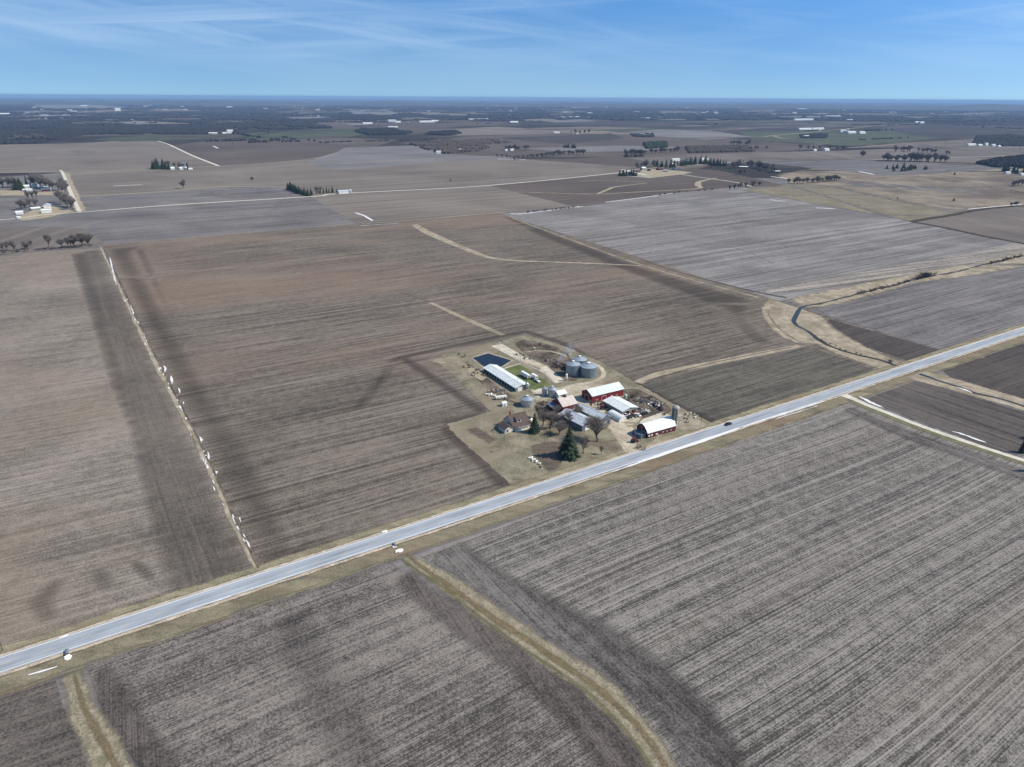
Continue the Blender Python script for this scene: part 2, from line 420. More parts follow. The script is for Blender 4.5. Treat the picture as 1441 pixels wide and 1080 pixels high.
M['mid'] = field_mat('brown_grey_stubble', (78, 74, 72), (152, 144, 138), ang=R_(35), cs=.85, cf=.8, cp=.45, ck=.7, row=.22, bend=10, wide=(.004, .5))
M['mid_head'] = field_mat('brown_grey_headland', (76, 70, 68), (130, 121, 116), ang=R_(118), cs=.5, cf=.7, cp=.5, ck=.6, row=.2)
M['corner'] = field_mat('corner_stubble', (70, 66, 63), (128, 120, 114), ang=R_(30), cs=.5, cf=.7, cp=.4, ck=.6, row=.2)
M['pale'] = field_mat('pale_grey_stubble', (102, 100, 100), (164, 160, 158), cs=1.2, cf=.9, cp=.3, ck=.5, lines=.45, wide=(.0022, .28), fine=(.006, .45), tint=(112, 106, 104), tk=.5, tscale=.006)
M['pale2'] = field_mat('grey_stubble', (92, 89, 90), (146, 141, 139), cs=.9, cf=.5, cp=.4, ck=.35, lines=.35, wide=(.0022, .22), fine=(.006, .35))
M['creekside'] = field_mat('creekside_stubble', (88, 86, 87), (146, 141, 140), cs=.8, cf=.9, cp=.3, ck=.5, lines=.35)
M['dark'] = field_mat('dark_tilled', (66, 62, 61), (104, 97, 93), cs=.6, cf=.7, cp=.4, ck=.5)
M['dark_x'] = field_mat('dark_tilled_cross', (72, 68, 67), (118, 111, 107), ang=R_(123), cs=1.5, cf=.6, cp=.4, ck=.45, wide=(.002, .7))
M['tan'] = field_mat('tan_far', (108, 100, 94), (148, 139, 130), cs=1.0, cf=.3, cp=.4, ck=.15, wide=(.0015, .14), fine=(.003, .3), lines=.3, wash=.004)
M['tan2'] = field_mat('tan_far_darker', (100, 93, 89), (138, 129, 122), ang=R_(95), cs=.8, cf=.3, cp=.5, ck=.15, wide=(.0015, .12), fine=(.003, .3), lines=.3, wash=.004)
M['brown'] = field_mat('brown_far', (88, 80, 76), (116, 106, 100), cs=.6, cf=.3, cp=.5, ck=.15, wide=(.0015, .12), fine=(.003, .3), lines=.3, wash=.003)
M['greyf'] = field_mat('grey_far', (108, 106, 108), (150, 146, 146), cs=.8, cf=.3, cp=.4, ck=.15, wide=(.0015, .12), fine=(.003, .3), lines=.3, wash=.003)
M['darkf'] = field_mat('dark_far', (66, 62, 62), (92, 85, 84), cs=.5, cf=.3, cp=.5, ck=.15, wide=(.001, .02), fine=(.003, .08), wash=.002)
M['green'] = grass_mat('winter_wheat', (74, 80, 64), (92, 97, 80), scale=.004, fine=.05, ck=.2)
M['olive'] = grass_mat('olive_pasture', (120, 113, 98), (142, 134, 116), scale=.02, fine=.2, ck=.3)
M['marsh'] = grass_mat('marsh', (112, 103, 92), (156, 144, 128), (92, 82, 76), scale=.012, fine=.15, ck=.5)
M['verge'] = grass_mat('verge_grass', (118, 113, 94), (160, 152, 128), (122, 108, 92), scale=.12, ck=.7, stretch=(.35, 1, 1), ang=ROAD_ANG)
M['ditch'] = grass_mat('ditch_grass', (108, 104, 86), (150, 141, 120), (126, 108, 92), scale=.1, ck=.7, stretch=(.3, 1, 1), ang=ROAD_ANG)
M['way'] = grass_mat('waterway_grass', (120, 113, 96), (166, 156, 136), (116, 112, 92), scale=.3, ck=1.1)
M['waygreen'] = grass_mat('waterway_green', (104, 104, 80), (132, 126, 100), scale=.2, ck=.7)
M['waybrown'] = grass_mat('waterway_brown', (108, 97, 76), (142, 126, 98), (108, 104, 74), scale=.25, ck=.8)
M['dry'] = grass_mat('dry_grass', (146, 136, 118), (178, 167, 147), (150, 140, 112), scale=.1, ck=.6)
M['dryb'] = grass_mat('dry_creek_grass', (138, 128, 112), (184, 172, 153), (126, 118, 98), scale=.1, ck=.7)
M['yard'] = grass_mat('lawn', (98, 96, 78), (154, 146, 128), (132, 122, 106), scale=.07, ck=.8, fine=1.1)
M['lawn'] = grass_mat('green_lawn', (78, 92, 52), (108, 116, 76), (118, 114, 84), scale=.12, ck=.4)
M['gravel'] = grass_mat('gravel', (166, 155, 136), (205, 195, 176), (140, 130, 114), scale=.12, ck=.5)
M['lane'] = grass_mat('gravel_lane', (190, 186, 172), (218, 213, 200), scale=.2, ck=.3)
M['mud'] = grass_mat('trampled_mud', (84, 76, 68), (132, 121, 108), (60, 55, 50), scale=.15, ck=.7)
M['concrete'] = grass_mat('concrete', (178, 170, 156), (212, 204, 190), scale=.15, ck=.3)
M['shoulder'] = grass_mat('gravel_shoulder', (158, 142, 122), (212, 198, 178), (188, 172, 150), scale=.3, ck=.6)
M['snow'] = mat('old_snow', (212, 212, 214), .8, var=.12, scale=1.2)
M['garden'] = grass_mat('garden_soil', (84, 76, 70), (126, 114, 104), scale=.4, ck=.6, stretch=(.2, 1, 1), ang=R_(122))
# asphalt with pale wheel tracks
am, nt, b, oc = base_mat('asphalt')
rot = nt.mapping(oc, (1, 1, 1), -ROAD_ANG)
st = nt.noise(nt.mapping(rot, (.004, 1.1, 0)), 1, 3, .6); sp_ = nt.noise(oc, 2.0, 3, .7); pt = nt.noise(nt.mapping(rot, (.05, .3, 0)), 1, 3, .5)
f = nt.math('MULTIPLY_ADD', nt.math('SUBTRACT', st, .5), 1.6, .5); f = nt.math('MULTIPLY_ADD', nt.math('SUBTRACT', sp_, .5), .6, f)
f = nt.math('MULTIPLY_ADD', nt.math('SUBTRACT', pt, .5), .9, f, clamp=True)
nt.put(b.inputs['Base Color'], nt.mix(f, C(120, 125, 133), C(176, 183, 193))); b.inputs['Roughness'].default_value = .85
M['asphalt'] = am
M['white_line'] = mat('white_paint', (225, 225, 220), .7, var=.06)
M['yellow_line'] = mat('yellow_paint', (196, 170, 96), .7, var=.1)
wm, nt, b, oc = base_mat('water'); b.inputs['Base Color'].default_value = (.011, .015, .022, 1); b.inputs['Roughness'].default_value = .12; b.inputs['Specular IOR Level'].default_value = .22
bp = nt.new('ShaderNodeBump'); bp.inputs['Strength'].default_value = .12; nt.put(bp.inputs['Height'], nt.noise(oc, 1.2, 3, .6, dim='3D')); nt.l.new(bp.outputs[0], b.inputs['Normal'])
M['water'] = wm
M['creek'] = wm.copy(); M['creek'].name = 'murky_creek_water'; _b = M['creek'].node_tree.nodes['Principled BSDF']; _b.inputs['Base Color'].default_value = (.030, .034, .036, 1); _b.inputs['Roughness'].default_value = .35; _b.inputs['Specular IOR Level'].default_value = .12

# ------------------------------------------------------------------ near and middle fields
LAB = 'field'
def field(px, m, layer, label, **kw):
    if layer >= 20: CLEAR.append([G(u, v) for u, v in px])
    return sheet('field', px, M[m], layer, label=label, **kw)
# mid-distance (lower sheets first)
field([(-400, 256), (0, 250), (700, 236), (1000, 250), (1700, 260), (2400, 1500), (-900, 1500)], 'pale2', 1, 'plain grey soil under the fields')
field([(-120, 258), (92, 243), (112, 299), (150, 345), (-160, 375)], 'pale2', 2, 'grey field left of the gravel side road')
field([(-150, 318), (40, 318), (118, 322), (150, 345), (-160, 372)], 'tan2', 3, 'grey-brown field above the left tree line')
field([(92, 243), (212, 238), (262, 244), (277, 266), (232, 270), (108, 277)], 'tan', 3, 'tan field right of the gravel side road')
field([(108, 277), (232, 270), (277, 266), (320, 263), (400, 264), (440, 277), (243, 290), (116, 299)], 'pale2', 3, 'grey field between gravel road and ditch')
field([(212, 238), (310, 234), (500, 222), (730, 224), (905, 236), (867, 245), (440, 278), (400, 264), (277, 266)], 'tan', 2, 'wide tan field beyond the cross road')
field([(430, 226), (500, 214), (620, 217), (735, 222), (610, 229), (470, 240)], 'greyf', 3, 'pale grey field beyond the cross road')
field([(116, 299), (440, 278), (508, 312), (508, 318), (145, 349)], 'pale2', 3, 'grey field above the large dark field')
field([(440, 278), (690, 262), (812, 292), (704, 304), (600, 312), (505, 318)], 'tan', 3, 'tan field above the large dark field')
field([(690, 262), (867, 245), (915, 250), (975, 238), (1012, 240), (1108, 262), (1035, 264), (925, 274), (850, 287), (812, 292)], 'brown', 4, 'dark field with grass strips beside the evergreens')
field([(812, 292), (925, 273), (1042, 263), (1283, 313), (1470, 350), (1560, 345), (1120, 428), (1040, 412), (704, 301)], 'pale', 3, 'large pale grey field right of the dark field', jit=.6)
field([(1040, 268), (1108, 259), (1165, 262), (1335, 297), (1400, 292), (1283, 313)], 'olive', 4, 'olive pasture in the middle distance', soft=12, op=1)
field([(1283, 314), (1340, 303), (1400, 293), (1500, 286), (1500, 352)], 'tan2', 5, 'grey-tan field at the right edge')
field([(1108, 259), (1090, 246), (1200, 226), (1441, 232), (1560, 240), (1560, 285), (1400, 292), (1335, 297), (1165, 262)], 'marsh', 2, 'rough marshy pasture in the right middle distance', soft=10, op=1)
field([(1053, 228), (1227, 226), (1330, 231), (1441, 236), (1300, 246), (1240, 248), (1150, 238)], 'greyf', 3, 'grey stubble strip by the marsh', soft=14, op=0.8)
field([(1150, 250), (1290, 262), (1390, 268), (1400, 276), (1330, 272), (1200, 262)], 'greyf', 3, 'grey stubble strip inside the marsh', soft=16, op=0.8)
field([(880, 222), (1000, 216), (1190, 212), (1350, 206), (1600, 203), (1560, 240), (1441, 232), (1227, 225), (1053, 227), (960, 238)], 'tan2', 3, 'brown-grey field behind the evergreens')
# beyond 2.5 km
field([(-160, 206), (60, 203), (130, 201), (165, 198.6), (215, 198), (240, 206), (305, 233.5), (212, 238), (92, 243), (-160, 246)], 'tan', 5, 'long tan field below the green field')
field([(240, 205), (300, 198), (480, 194), (560, 197), (520, 209), (440, 225), (310, 234)], 'brown', 6, 'brown field between two far roads')
field([(120, 196), (200, 191), (330, 189), (400, 184), (485, 181), (530, 186), (515, 192.5), (300, 198), (170, 200)], 'green', 8, 'dull green far field', soft=12, op=1)
field([(440, 224.5), (475, 214), (485, 208), (585, 205), (640, 213), (600, 219)], 'greyf', 7, 'pale far field left of the bare wood')
field([(600, 184), (700, 178.5), (830, 187), (720, 190), (640, 190)], 'tan', 10, 'far tan strip')
field([(600, 200), (700, 187), (960, 190), (1190, 209), (900, 222), (730, 221)], 'brown', 6, 'far dark brown field')
field([(700, 195), (860, 188), (880, 195), (800, 203)], 'darkf', 8, 'far blackish field')
field([(860, 187), (930, 182.5), (1000, 184), (1060, 193), (990, 197)], 'greyf', 9, 'far pale field')
field([(730, 209), (870, 205), (960, 207), (900, 213), (800, 214)], 'greyf', 9, 'far pale strip behind the tree line')
field([(690, 174), (1100, 169), (1240, 172), (1190, 178), (1080, 190), (900, 180)], 'darkf', 8, 'far dark field')
field([(1040, 186), (1290, 184), (1330, 194), (1200, 206), (1060, 197)], 'green', 9, 'far green field by the white farm')
field([(1200, 172), (1441, 178), (1560, 184), (1560, 196), (1370, 197), (1290, 192), (1230, 180)], 'darkf', 9, 'far dark field on the right')
field([(1190, 208.5), (1370, 197), (1560, 192), (1560, 204), (1350, 206)], 'tan2', 8, 'far tan field on the right')
field([(40, 147), (130, 147.5), (200, 152), (60, 154)], 'greyf', 26, 'pale field near the horizon')
field([(480, 154), (545, 155), (565, 161), (500, 163)], 'greyf', 26, 'pale field amid far woods')
field([(575, 158), (640, 160), (700, 162), (600, 163)], 'tan', 26, 'tan strip amid far woods')
field([(185, 170), (225, 171.5), (300, 176), (190, 177)], 'tan', 22, 'tan clearing in the left wood')
field([(440, 172), (600, 174), (760, 170), (600, 182), (470, 182)], 'brown', 20, 'far brown field behind the hamlet')
for i in range(120):
    random.seed(900+i)
    v = 146.5+random.random()**1.6*30; u = random.uniform(-60, 1500); ww = random.uniform(25, 95); hh = (v-140)*random.uniform(.03, .09)
    v += (u-720)*.0059
    field([(u, v), (u+ww*.7, v-hh*.6), (u+ww, v+hh*.3), (u+ww*.3, v+hh)], random.choice(['greyf', 'tan', 'brown', 'tan2', 'greyf', 'brown', 'green']), 24+i*.25, 'small far field towards the horizon')

for i in range(70):
    random.seed(2400+i)
    v = 160+random.random()**1.2*46; u = random.uniform(-80, 1500); ww = random.uniform(40, 170); hh = (v-141)*random.uniform(.012, .045)
    v += (u-720)*.0059
    field([(u, v), (u+ww*.6, v-hh*1.6), (u+ww, v-hh*1.5), (u+ww*.45, v+hh*.4)], random.choice(['greyf', 'tan', 'darkf', 'tan2', 'brown', 'darkf', 'brown']), 10+i*.1, 'narrow far field strip', soft=6, op=.8)
# the big left field, the main field, the near fields
field([(-400, 372), (0, 359), (142, 349), (366, 806), (-10, 935), (-500, 1100)], 'left', 2, 'large tan stubble field left of the snowy boundary')
field([(97, 358), (141, 350), (364, 806), (232, 848), (207, 754), (176, 602), (151, 542), (121, 436)], 'left_head', 3, 'brown end strip of the left field', soft=5, op=0.55, jit=.4)
field([(97, 358), (126, 357), (150, 436), (182, 542), (205, 602), (228, 690), (240, 760), (247, 815), (229, 845), (207, 754), (176, 602), (151, 542), (121, 436)], 'left_dark', 4, 'dark band in the left field', soft=8, op=0.35, jit=.8)
field([(145, 345), (700, 300), (1330, 497), (1012, 602), (720, 696), (366, 812)], 'parcel', 4, 'large dark stubble field around the farmstead')
field([(150, 350), (205, 346), (187, 355), (225, 425), (292, 538), (352, 630), (387, 690), (407, 735), (425, 792), (372, 808)], 'headland', 5, 'dark end strip inside the large field', soft=10, op=0.4, jit=.7)
field([(187, 352), (205, 349), (235, 418), (300, 534), (292, 541), (225, 427)], 'dark_head', 6, 'darkest part of the end strip', soft=6, op=0.25, jit=1.2)
field([(700, 303), (722, 306), (905, 376), (1066, 424), (1050, 447), (1075, 470), (1098, 485), (1060, 487), (1035, 465), (1025, 440), (880, 384), (760, 335)], 'dark_head', 5, 'dark headland along the right boundary', soft=12, op=0.45, jit=1.2)
field([(900, 542), (1000, 517), (1130, 490), (1170, 498), (1240, 524), (1010, 600)], 'parcel_low', 6, 'dark grey field between the farm and the creek', jit=.6)
for px in ([(545, 512), (566, 503), (640, 487), (740, 467), (800, 486)], [(566, 503), (620, 540), (684, 583)], [(684, 583), (620, 599)], [(620, 599), (665, 640), (722, 694)], [(790, 482), (850, 518), (900, 545), (960, 575), (1012, 598)]):
    ribbon('field', px, 12, M['dark_head'], 6.5, jit=1, smooth=False, label='dark headland round the farmyard', soft=5, op=0.5)
# soil trails
M['stain'] = field_mat('damp_soil', (74, 68, 64), (104, 96, 90), ang=R_(60), cs=.4, cf=.6, cp=.5, ck=.6)
field([(520, 540), (545, 512), (560, 514), (530, 560), (485, 590), (492, 572)], 'stain', 6, 'damp swale in the dark field', soft=9, op=0.8, jit=2.2, smooth=True)
# grass strips in the main field
def strip(px, wd, m, layer, label, **kw): return ribbon('grass_strip', px, wd, M[m], layer, label=label, **kw)
strip([(582, 316), (605, 329), (632, 341), (667, 355.5), (690, 363), (722, 367), (771, 369), (830, 371), (905, 374.5)], [12, 16, 14, 12, 10, 8, 7, 6, 6], 'dryb', 8, 'pale grass waterway curving across the dark field', soft=1.2, op=1, jit=.8)
strip([(605, 426), (655, 449), (708, 472)], [4, 5.5, 5.5], 'dryb', 8, 'pale lane running to the farmyard', jit=.5)
strip([(560, 411), (590, 420), (608, 427)], [2, 1.8, 2], 'headland', 8, 'faint track in the dark field', soft=0.7, jit=.5)
strip([(720, 307), (760, 322), (905, 374), (1070, 420)], [4, 4.5, 5, 5], 'dryb', 9, 'grass boundary along the right side of the dark field', soft=1.2, op=0.9, jit=.5)
strip([(510, 315), (560, 312), (640, 305), (700, 300), (735, 303)], 3.5, 'dryb', 9, 'grass boundary at the far end of the dark field', jit=.8)
strip([(145, 345), (330, 330), (510, 315)], 2.5, 'marsh', 9, 'thin grass boundary at the far end', jit=.5)
strip([(898, 539), (927, 527), (1000, 512), (1060, 500), (1125, 487)], [6, 7, 7, 7, 6], 'dryb', 9, 'grass track from the farm to the creek', jit=.5)
strip([(905, 537.5), (1000, 512), (1118, 488)], 1.6, 'parcel_low', 10, 'darker middle of the grass track', soft=0.6, jit=.2)
strip([(141, 347), (175, 420), (213, 500), (250, 570), (288, 645), (325, 728), (362, 803)], [4, 4, 4.5, 4.5, 4.5, 4, 3.5], 'dryb', 9, 'grassy snow-specked boundary of the left field', soft=1.2, op=1, jit=.9)
strip([(146, 352), (180, 420), (218, 500), (254, 570), (292, 645), (329, 728), (364, 800)], 1.2, 'mud', 10, 'dark furrow along the boundary', jit=.4)
strip([(138, 347), (70, 352), (0, 358), (-200, 372)], 3, 'marsh', 9, 'dark fence row above the left field', soft=1, op=0.9, jit=1)
# creek corridor
sheet('creek_bank', [(1080, 419), (1069, 433), (1071, 447), (1082, 463), (1100, 476), (1121, 484), (1148, 485), (1173, 498), (1207, 510), (1240, 522), (1285, 520), (1269, 509), (1248, 501), (1219, 488), (1194, 474), (1173, 461), (1160, 446), (1127, 434)], M['dryb'], 8, jit=.7, label='dry grass banks of the creek inside the dark field', soft=3, op=1)
sheet('creek_bank', [(1105, 424), (1120, 416), (1193, 402), (1293, 379), (1441, 351), (1560, 330), (1560, 358), (1441, 377), (1360, 391), (1293, 399), (1193, 428), (1147, 436), (1128, 434)], M['dryb'], 9, jit=.8, label='dry grass banks of the creek beyond the boundary', soft=4, op=1)
sheet('creek_bank', [(1268, 530), (1300, 521), (1330, 528), (1400, 549), (1560, 595), (1560, 612), (1395, 567), (1330, 548), (1290, 538)], M['dryb'], 8, jit=.6, label='dry grass banks of the creek below the road', soft=3, op=1)
ribbon('creek', [(1140, 430), (1128, 433), (1121, 443), (1117, 453), (1123, 460), (1134, 465)], [2.2, 3.4, 4.0, 3.8, 3, 2.2], M['creek'], 12, jit=.3, label='open bend of the creek')
ribbon('creek', [(1134, 465), (1148, 476), (1165, 486), (1186, 494), (1213, 502), (1238, 507), (1262, 516), (1278, 521)], [2.2, 1.3, 1.1, 1, 1, 1.1, 1.6, 2.2], M['creek'], 12, jit=.4, label='narrow dark creek running to the bridge')
ribbon('creek', [(1294, 527), (1306, 531), (1322, 537), (1349, 545), (1373, 554), (1404, 561), (1450, 575), (1560, 606)], [4.2, 3.0, 1.6, 1.4, 1.5, 1.6, 1.8, 1.8], M['creek'], 12, jit=.3, label='creek below the bridge')
ribbon('creek', [(1140, 430), (1165, 425), (1196, 417), (1227, 409), (1259, 402), (1290, 393), (1340, 384), (1393, 371), (1441, 360), (1560, 335)], .9, M['creek'], 12, jit=.4, label='upstream creek above the boundary')
M['cut'] = grass_mat('dark_cut_bank', (50, 45, 40), (86, 78, 68), scale=.4, ck=.8)
ribbon('creek_bank', [(1134, 465), (1148, 476), (1165, 486), (1186, 494), (1213, 502), (1238, 507), (1262, 516)], 4.6, M['cut'], 11, jit=1.2, label='dark cut banks of the creek', soft=1)
ribbon('creek_bank', [(1300, 530), (1322, 537), (1349, 545), (1373, 554), (1404, 561), (1450, 575), (1560, 606)], 4.4, M['cut'], 11, jit=.9, label='dark cut banks below the bridge', soft=1.4, op=.9)
ribbon('creek_bank', [(1140, 430), (1165, 425), (1196, 417), (1227, 409), (1259, 402), (1290, 393), (1340, 384), (1393, 371), (1441, 360), (1560, 335)], 4.5, M['cut'], 11, jit=2, label='dark cut banks upstream', soft=1.6, op=.85)
ribbon('creek_bank', [(1080, 440), (1092, 458), (1112, 474), (1135, 486), (1165, 497), (1200, 508)], 2.6, M['marsh'], 11, jit=.7, label='trodden path along the creek bank', soft=1)
field([(1166, 449), (1322, 493), (1276, 508), (1219, 488), (1194, 474), (1174, 461)], 'dark', 9, 'dark triangular field by the creek', jit=.4)
field([(1147, 434), (1193, 428), (1293, 399), (1360, 391), (1441, 377), (1560, 355), (1560, 432), (1441, 463), (1336, 497), (1165, 445)], 'creekside', 8, 'grey field right of the creek', jit=.5)
M['streak'] = field_mat('pale_streaked_edge', (112, 106, 101), (196, 188, 178), cs=1.5, cf=.8, cp=.3, ck=.4, lines=.5, wide=(.002, .4), ang=R_(24))
ribbon('field', [(1075, 411), (1150, 401), (1250, 384), (1350, 366), (1441, 349), (1560, 330)], [16, 34, 42, 44, 44, 44], M['streak'], 8.5, jit=1.5, label='pale streaked edge of the field above the creek', soft=7, op=.9)
ribbon('grass_strip', [(1290, 300), (1180, 283), (1100, 268)], 8, M['dry'], 9, jit=1.5, label='pale strip along the olive pasture', soft=3, op=.6)
# lower right
field([(1325, 521), (1441, 484), (1600, 434), (1700, 500), (1700, 640), (1441, 563), (1345, 538)], 'dark', 5, 'dark field beyond the creek at the right edge', jit=.5)
field([(1215, 563), (1290, 536), (1395, 567), (1600, 625), (1600, 680), (1441, 634), (1405, 636)], 'dark_x', 5, 'dark field between the driveway and the creek', jit=.5)
field([(590, 783), (1190, 566), (1394, 636), (1600, 708), (1900, 1500), (1050, 1500), (947, 1072), (895, 995), (850, 947), (776, 898), (702, 847), (643, 810)], 'right', 4, 'large grey corn stubble field in the foreground')
M['right_dark'] = field_mat('grey_dark_turn', (68, 66, 66), (126, 120, 117), ang=R_(123), cs=.5, cf=.5, cp=.6, ck=.6)
ribbon('field', [(622, 772), (690, 820), (760, 860), (840, 905), (905, 955), (965, 1010), (1010, 1090), (1060, 1300)], [22, 24, 24, 26, 26, 24, 24, 24], M['right_head'], 5, jit=1.2, label='headland of the foreground field along the grass waterway', soft=7, op=0.85)
ribbon('field', [(655, 775), (740, 835), (820, 878), (890, 925), (945, 965), (990, 1010), (1035, 1080), (1090, 1300)], [3, 5, 8, 7, 8, 9, 7, 8], M['right_dark'], 6, jit=2.6, label='dark turning band of the foreground field', soft=5, op=0.25)
ribbon('field', [(1188, 574), (1260, 606), (1340, 634), (1420, 662), (1600, 725)], [12, 16, 18, 18, 18], M['right_head'], 5, jit=1, label='headland of the foreground field along the driveway', soft=6, op=0.8)
field([(552, 793), (602, 830), (665, 870), (739, 925), (813, 977), (869, 1022), (906, 1082), (1000, 1500), (250, 1500), (200, 1082), (155, 1028), (137, 976), (122, 938), (200, 905), (400, 843)], 'mid', 4, 'brown-grey stubble field between two grass waterways')
ribbon('field', [(560, 808), (610, 845), (670, 886), (740, 935), (800, 985), (850, 1035), (890, 1100), (960, 1300)], [14, 16, 18, 18, 20, 20, 20, 20], M['mid_head'], 5, jit=1.2, label='headland along the lower side of the waterway', soft=6, op=0.8)
ribbon('field', [(136, 936), (158, 975), (178, 1020), (218, 1080), (270, 1250)], [8, 12, 13, 14, 16], M['mid_head'], 5, jit=1, label='headland beside the left waterway', soft=5, op=0.8)
M['band'] = field_mat('dark_wheelings', (70, 67, 66), (134, 127, 122), ang=R_(108), cs=.8, cf=.8, cp=.4, ck=.6)
ribbon('field', [(405, 862), (420, 905), (450, 960), (490, 1040), (525, 1110)], [18, 22, 24, 24, 20], M['band'], 5.5, jit=2.4, label='dark worn band across the lower field', soft=10, op=0.32)
field([(-160, 1010), (0, 978), (78, 955), (89, 995), (111, 1043), (122, 1082), (180, 1500), (-500, 1500)], 'corner', 4, 'stubble field in the lower left corner')
# left field rings
M['ring'] = field_mat('damp_ring', (84, 77, 71), (120, 110, 101), ang=R_(29), cs=.4, cf=.6, cp=.6, ck=.5)
field([(120, 800), (150, 796), (168, 815), (160, 838), (130, 832)], 'ring', 3, 'damp patch in the left field', soft=5, op=0.4, jit=1.5, smooth=True)
field([(30, 850), (70, 815), (100, 812), (85, 845), (90, 870), (60, 880)], 'ring', 3, 'damp hollow in the left field', soft=5, op=0.4, jit=1.5, smooth=True)
field([(178, 790), (200, 785), (226, 810), (215, 822), (190, 812)], 'ring', 4.5, 'damp patch by the end strip', soft=4, op=0.6, jit=1.2, smooth=True)
# waterways below the road
ribbon('grass_waterway', [(570, 782), (596, 800), (640, 828), (685, 862), (757, 912), (832, 962), (882, 1010), (922, 1062), (965, 1150), (1010, 1300)], [7, 9.5, 11.5, 12, 12, 12.5, 11.5, 10, 10, 10], M['way'], 8, jit=.9, step=3, label='wide dry grass waterway curving through the foreground', soft=2.4, op=1)
ribbon('grass_waterway', [(563, 786), (592, 806), (630, 832), (672, 866), (744, 918), (818, 968), (868, 1014), (908, 1068), (945, 1150)], 2.2, M['waygreen'], 9, jit=.5, step=3, label='green edge of the wide waterway', soft=1.1, op=0.7)
ribbon('grass_waterway', [(570, 779), (600, 803), (628, 823), (665, 850), (702, 876), (776, 924), (850, 977), (898, 1024), (932, 1072), (975, 1160)], [2, 3, 3.6, 3.8, 4, 4, 3.8, 3.4, 3, 3], M['waybrown'], 10, jit=.5, step=3, label='brown grass centre of the wide waterway', soft=1.6, op=0.85)
ribbon('grass_waterway', [(98, 945), (103, 965), (118, 1005), (140, 1045), (162, 1090), (210, 1250)], [9, 8, 9.5, 11, 12, 12], M['way'], 8, jit=.9, step=3, label='dry grass waterway at the lower left', soft=2.2, op=1)
ribbon('grass_waterway', [(104, 948), (110, 975), (125, 1008), (145, 1045), (172, 1095)], [1.5, 2.5, 3, 3.5, 3], M['waybrown'], 9, jit=.6, step=3, label='brown centre of the left waterway', soft=1.5, op=0.8)

# ------------------------------------------------------------------ the highway
r0, r1 = G(0, 937), G(1441, 465.5)
rd = (r1-r0).normalized(); rn = Vector((-rd.y, rd.x, 0))
A0, A1 = r0-rd*500, r1+rd*1500
def road_strip(name, off, wd, m, layer, jit=0.0, label=None, a=None, b_=None, step=4, soft=0.0, op=1.0):
    p, q = (a or A0)+rn*off, (b_ or A1)+rn*off
    nseg = max(2, int((q-p).length/ (step*30)))
    return ribbon(name, [tuple(p.lerp(q, i/nseg)) for i in range(nseg+1)], wd, m, layer, jit=jit, ground=True, smooth=False, label=label, step=step, soft=soft, op=op)
road_strip('road_verge', -10.6, 11, M['ditch'], 6, 1.2, 'grassy ditch along the lower side of the road', soft=2.2, op=1)
road_strip('road_verge', -15.6, 2.4, M['verge'], 7, 1.6, 'pale grass edge of the lower ditch', soft=1.4, op=0.8)
road_strip('road_verge', 8.2, 6.4, M['verge'], 9, 1.0, 'dry grass verge along the upper side of the road', soft=1.8, op=1)
road_strip('road_shoulder', -5.6, 2.2, M['shoulder'], 12, .5, 'pale gravel shoulder on the lower side of the road', soft=0.6, op=1, step=2)
road_strip('road_shoulder', 5.2, 1.3, M['shoulder'], 12, .35, 'pale gravel shoulder on the upper side of the road', step=2)
road_strip('road', 0, 9.4, M['asphalt'], 14, 0, 'blue-grey asphalt highway')
road_strip('road_marking', 3.9, .28, M['white_line'], 15, 0, 'white edge line')
road_strip('road_marking', -3.9, .28, M['white_line'], 15, 0, 'white edge line')
for k in range(0, 150):
    p = G(-60, 957)+rd*(k*12)
    if p.y > 900: break
    road_strip('road_marking', 0, .16, M['yellow_line'], 15, 0, 'dashed yellow centre line', a=p-rn*0, b_=p+rd*3)
# other roads
def lane(px, wd, label, m='lane', layer=14, jit=.4): return ribbon('road', px, wd, M[m], layer, jit=jit, label=label, step=10)
lane([(1186, 556), (1205, 564), (1221, 571), (1282, 595), (1343, 617), (1394, 634), (1441, 649), (1600, 700)], [7, 4.6, 4.2, 4.2, 4.2, 4.2, 4.2, 4.2], 'pale gravel driveway leading off the highway to the right', layer=12)
ribbon('grass_strip', [(1192, 561), (1221, 574), (1282, 598), (1343, 620), (1394, 637), (1441, 652), (1600, 704)], 8, M['waygreen'], 8, jit=.8, label='grass edge of the driveway', soft=1.5)
lane([(-200, 322), (0, 310), (60, 303), (117, 299), (243, 289), (440, 277), (480, 272.7), (680, 262), (867, 244), (905, 238), (1060, 228), (1227, 225.5), (1560, 215)], [5]*4+[8]*5+[6]*4, 'straight gravel cross road in the middle distance')
lane([(112, 298.5), (100, 272), (88, 243.5), (84, 240)], 6.5, 'pale gravel side road on the left', layer=15)
ribbon('road_verge', [(114, 298), (103, 272), (92, 243)], 15, M['dry'], 12, jit=5, label='pale verges of the side road', step=12)
lane([(308, 234), (270, 219), (238, 204), (222, 199)], 9, 'pale gravel road on the far left', layer=18)
lane([(0, 243.5), (90, 241.5), (210, 238), (308, 234), (430, 225), (476, 216)], 7, 'far track along the tan field', m='dry', layer=16)
lane([(108, 277), (233, 270), (277, 266), (320, 263), (402, 263)], [9, 9, 8, 8, 6], 'pale ditch line with snow', m='dry', layer=13)
lane([(480, 231), (560, 226), (650, 222), (700, 221)], 8, 'far pale track', m='dry', layer=16)
lane([(277, 267), (320, 275), (360, 282)], 7, 'faint track', m='tan', layer=12)
lane([(1193, 208.5), (1280, 202), (1370, 197), (1450, 192)], 14, 'far highway on the right', m='dry', layer=22)
lane([(960, 188), (1060, 193), (1085, 191.5), (1100, 195), (1120, 196.5)], 12, 'far curving road near the white farm', m='dry', layer=24)
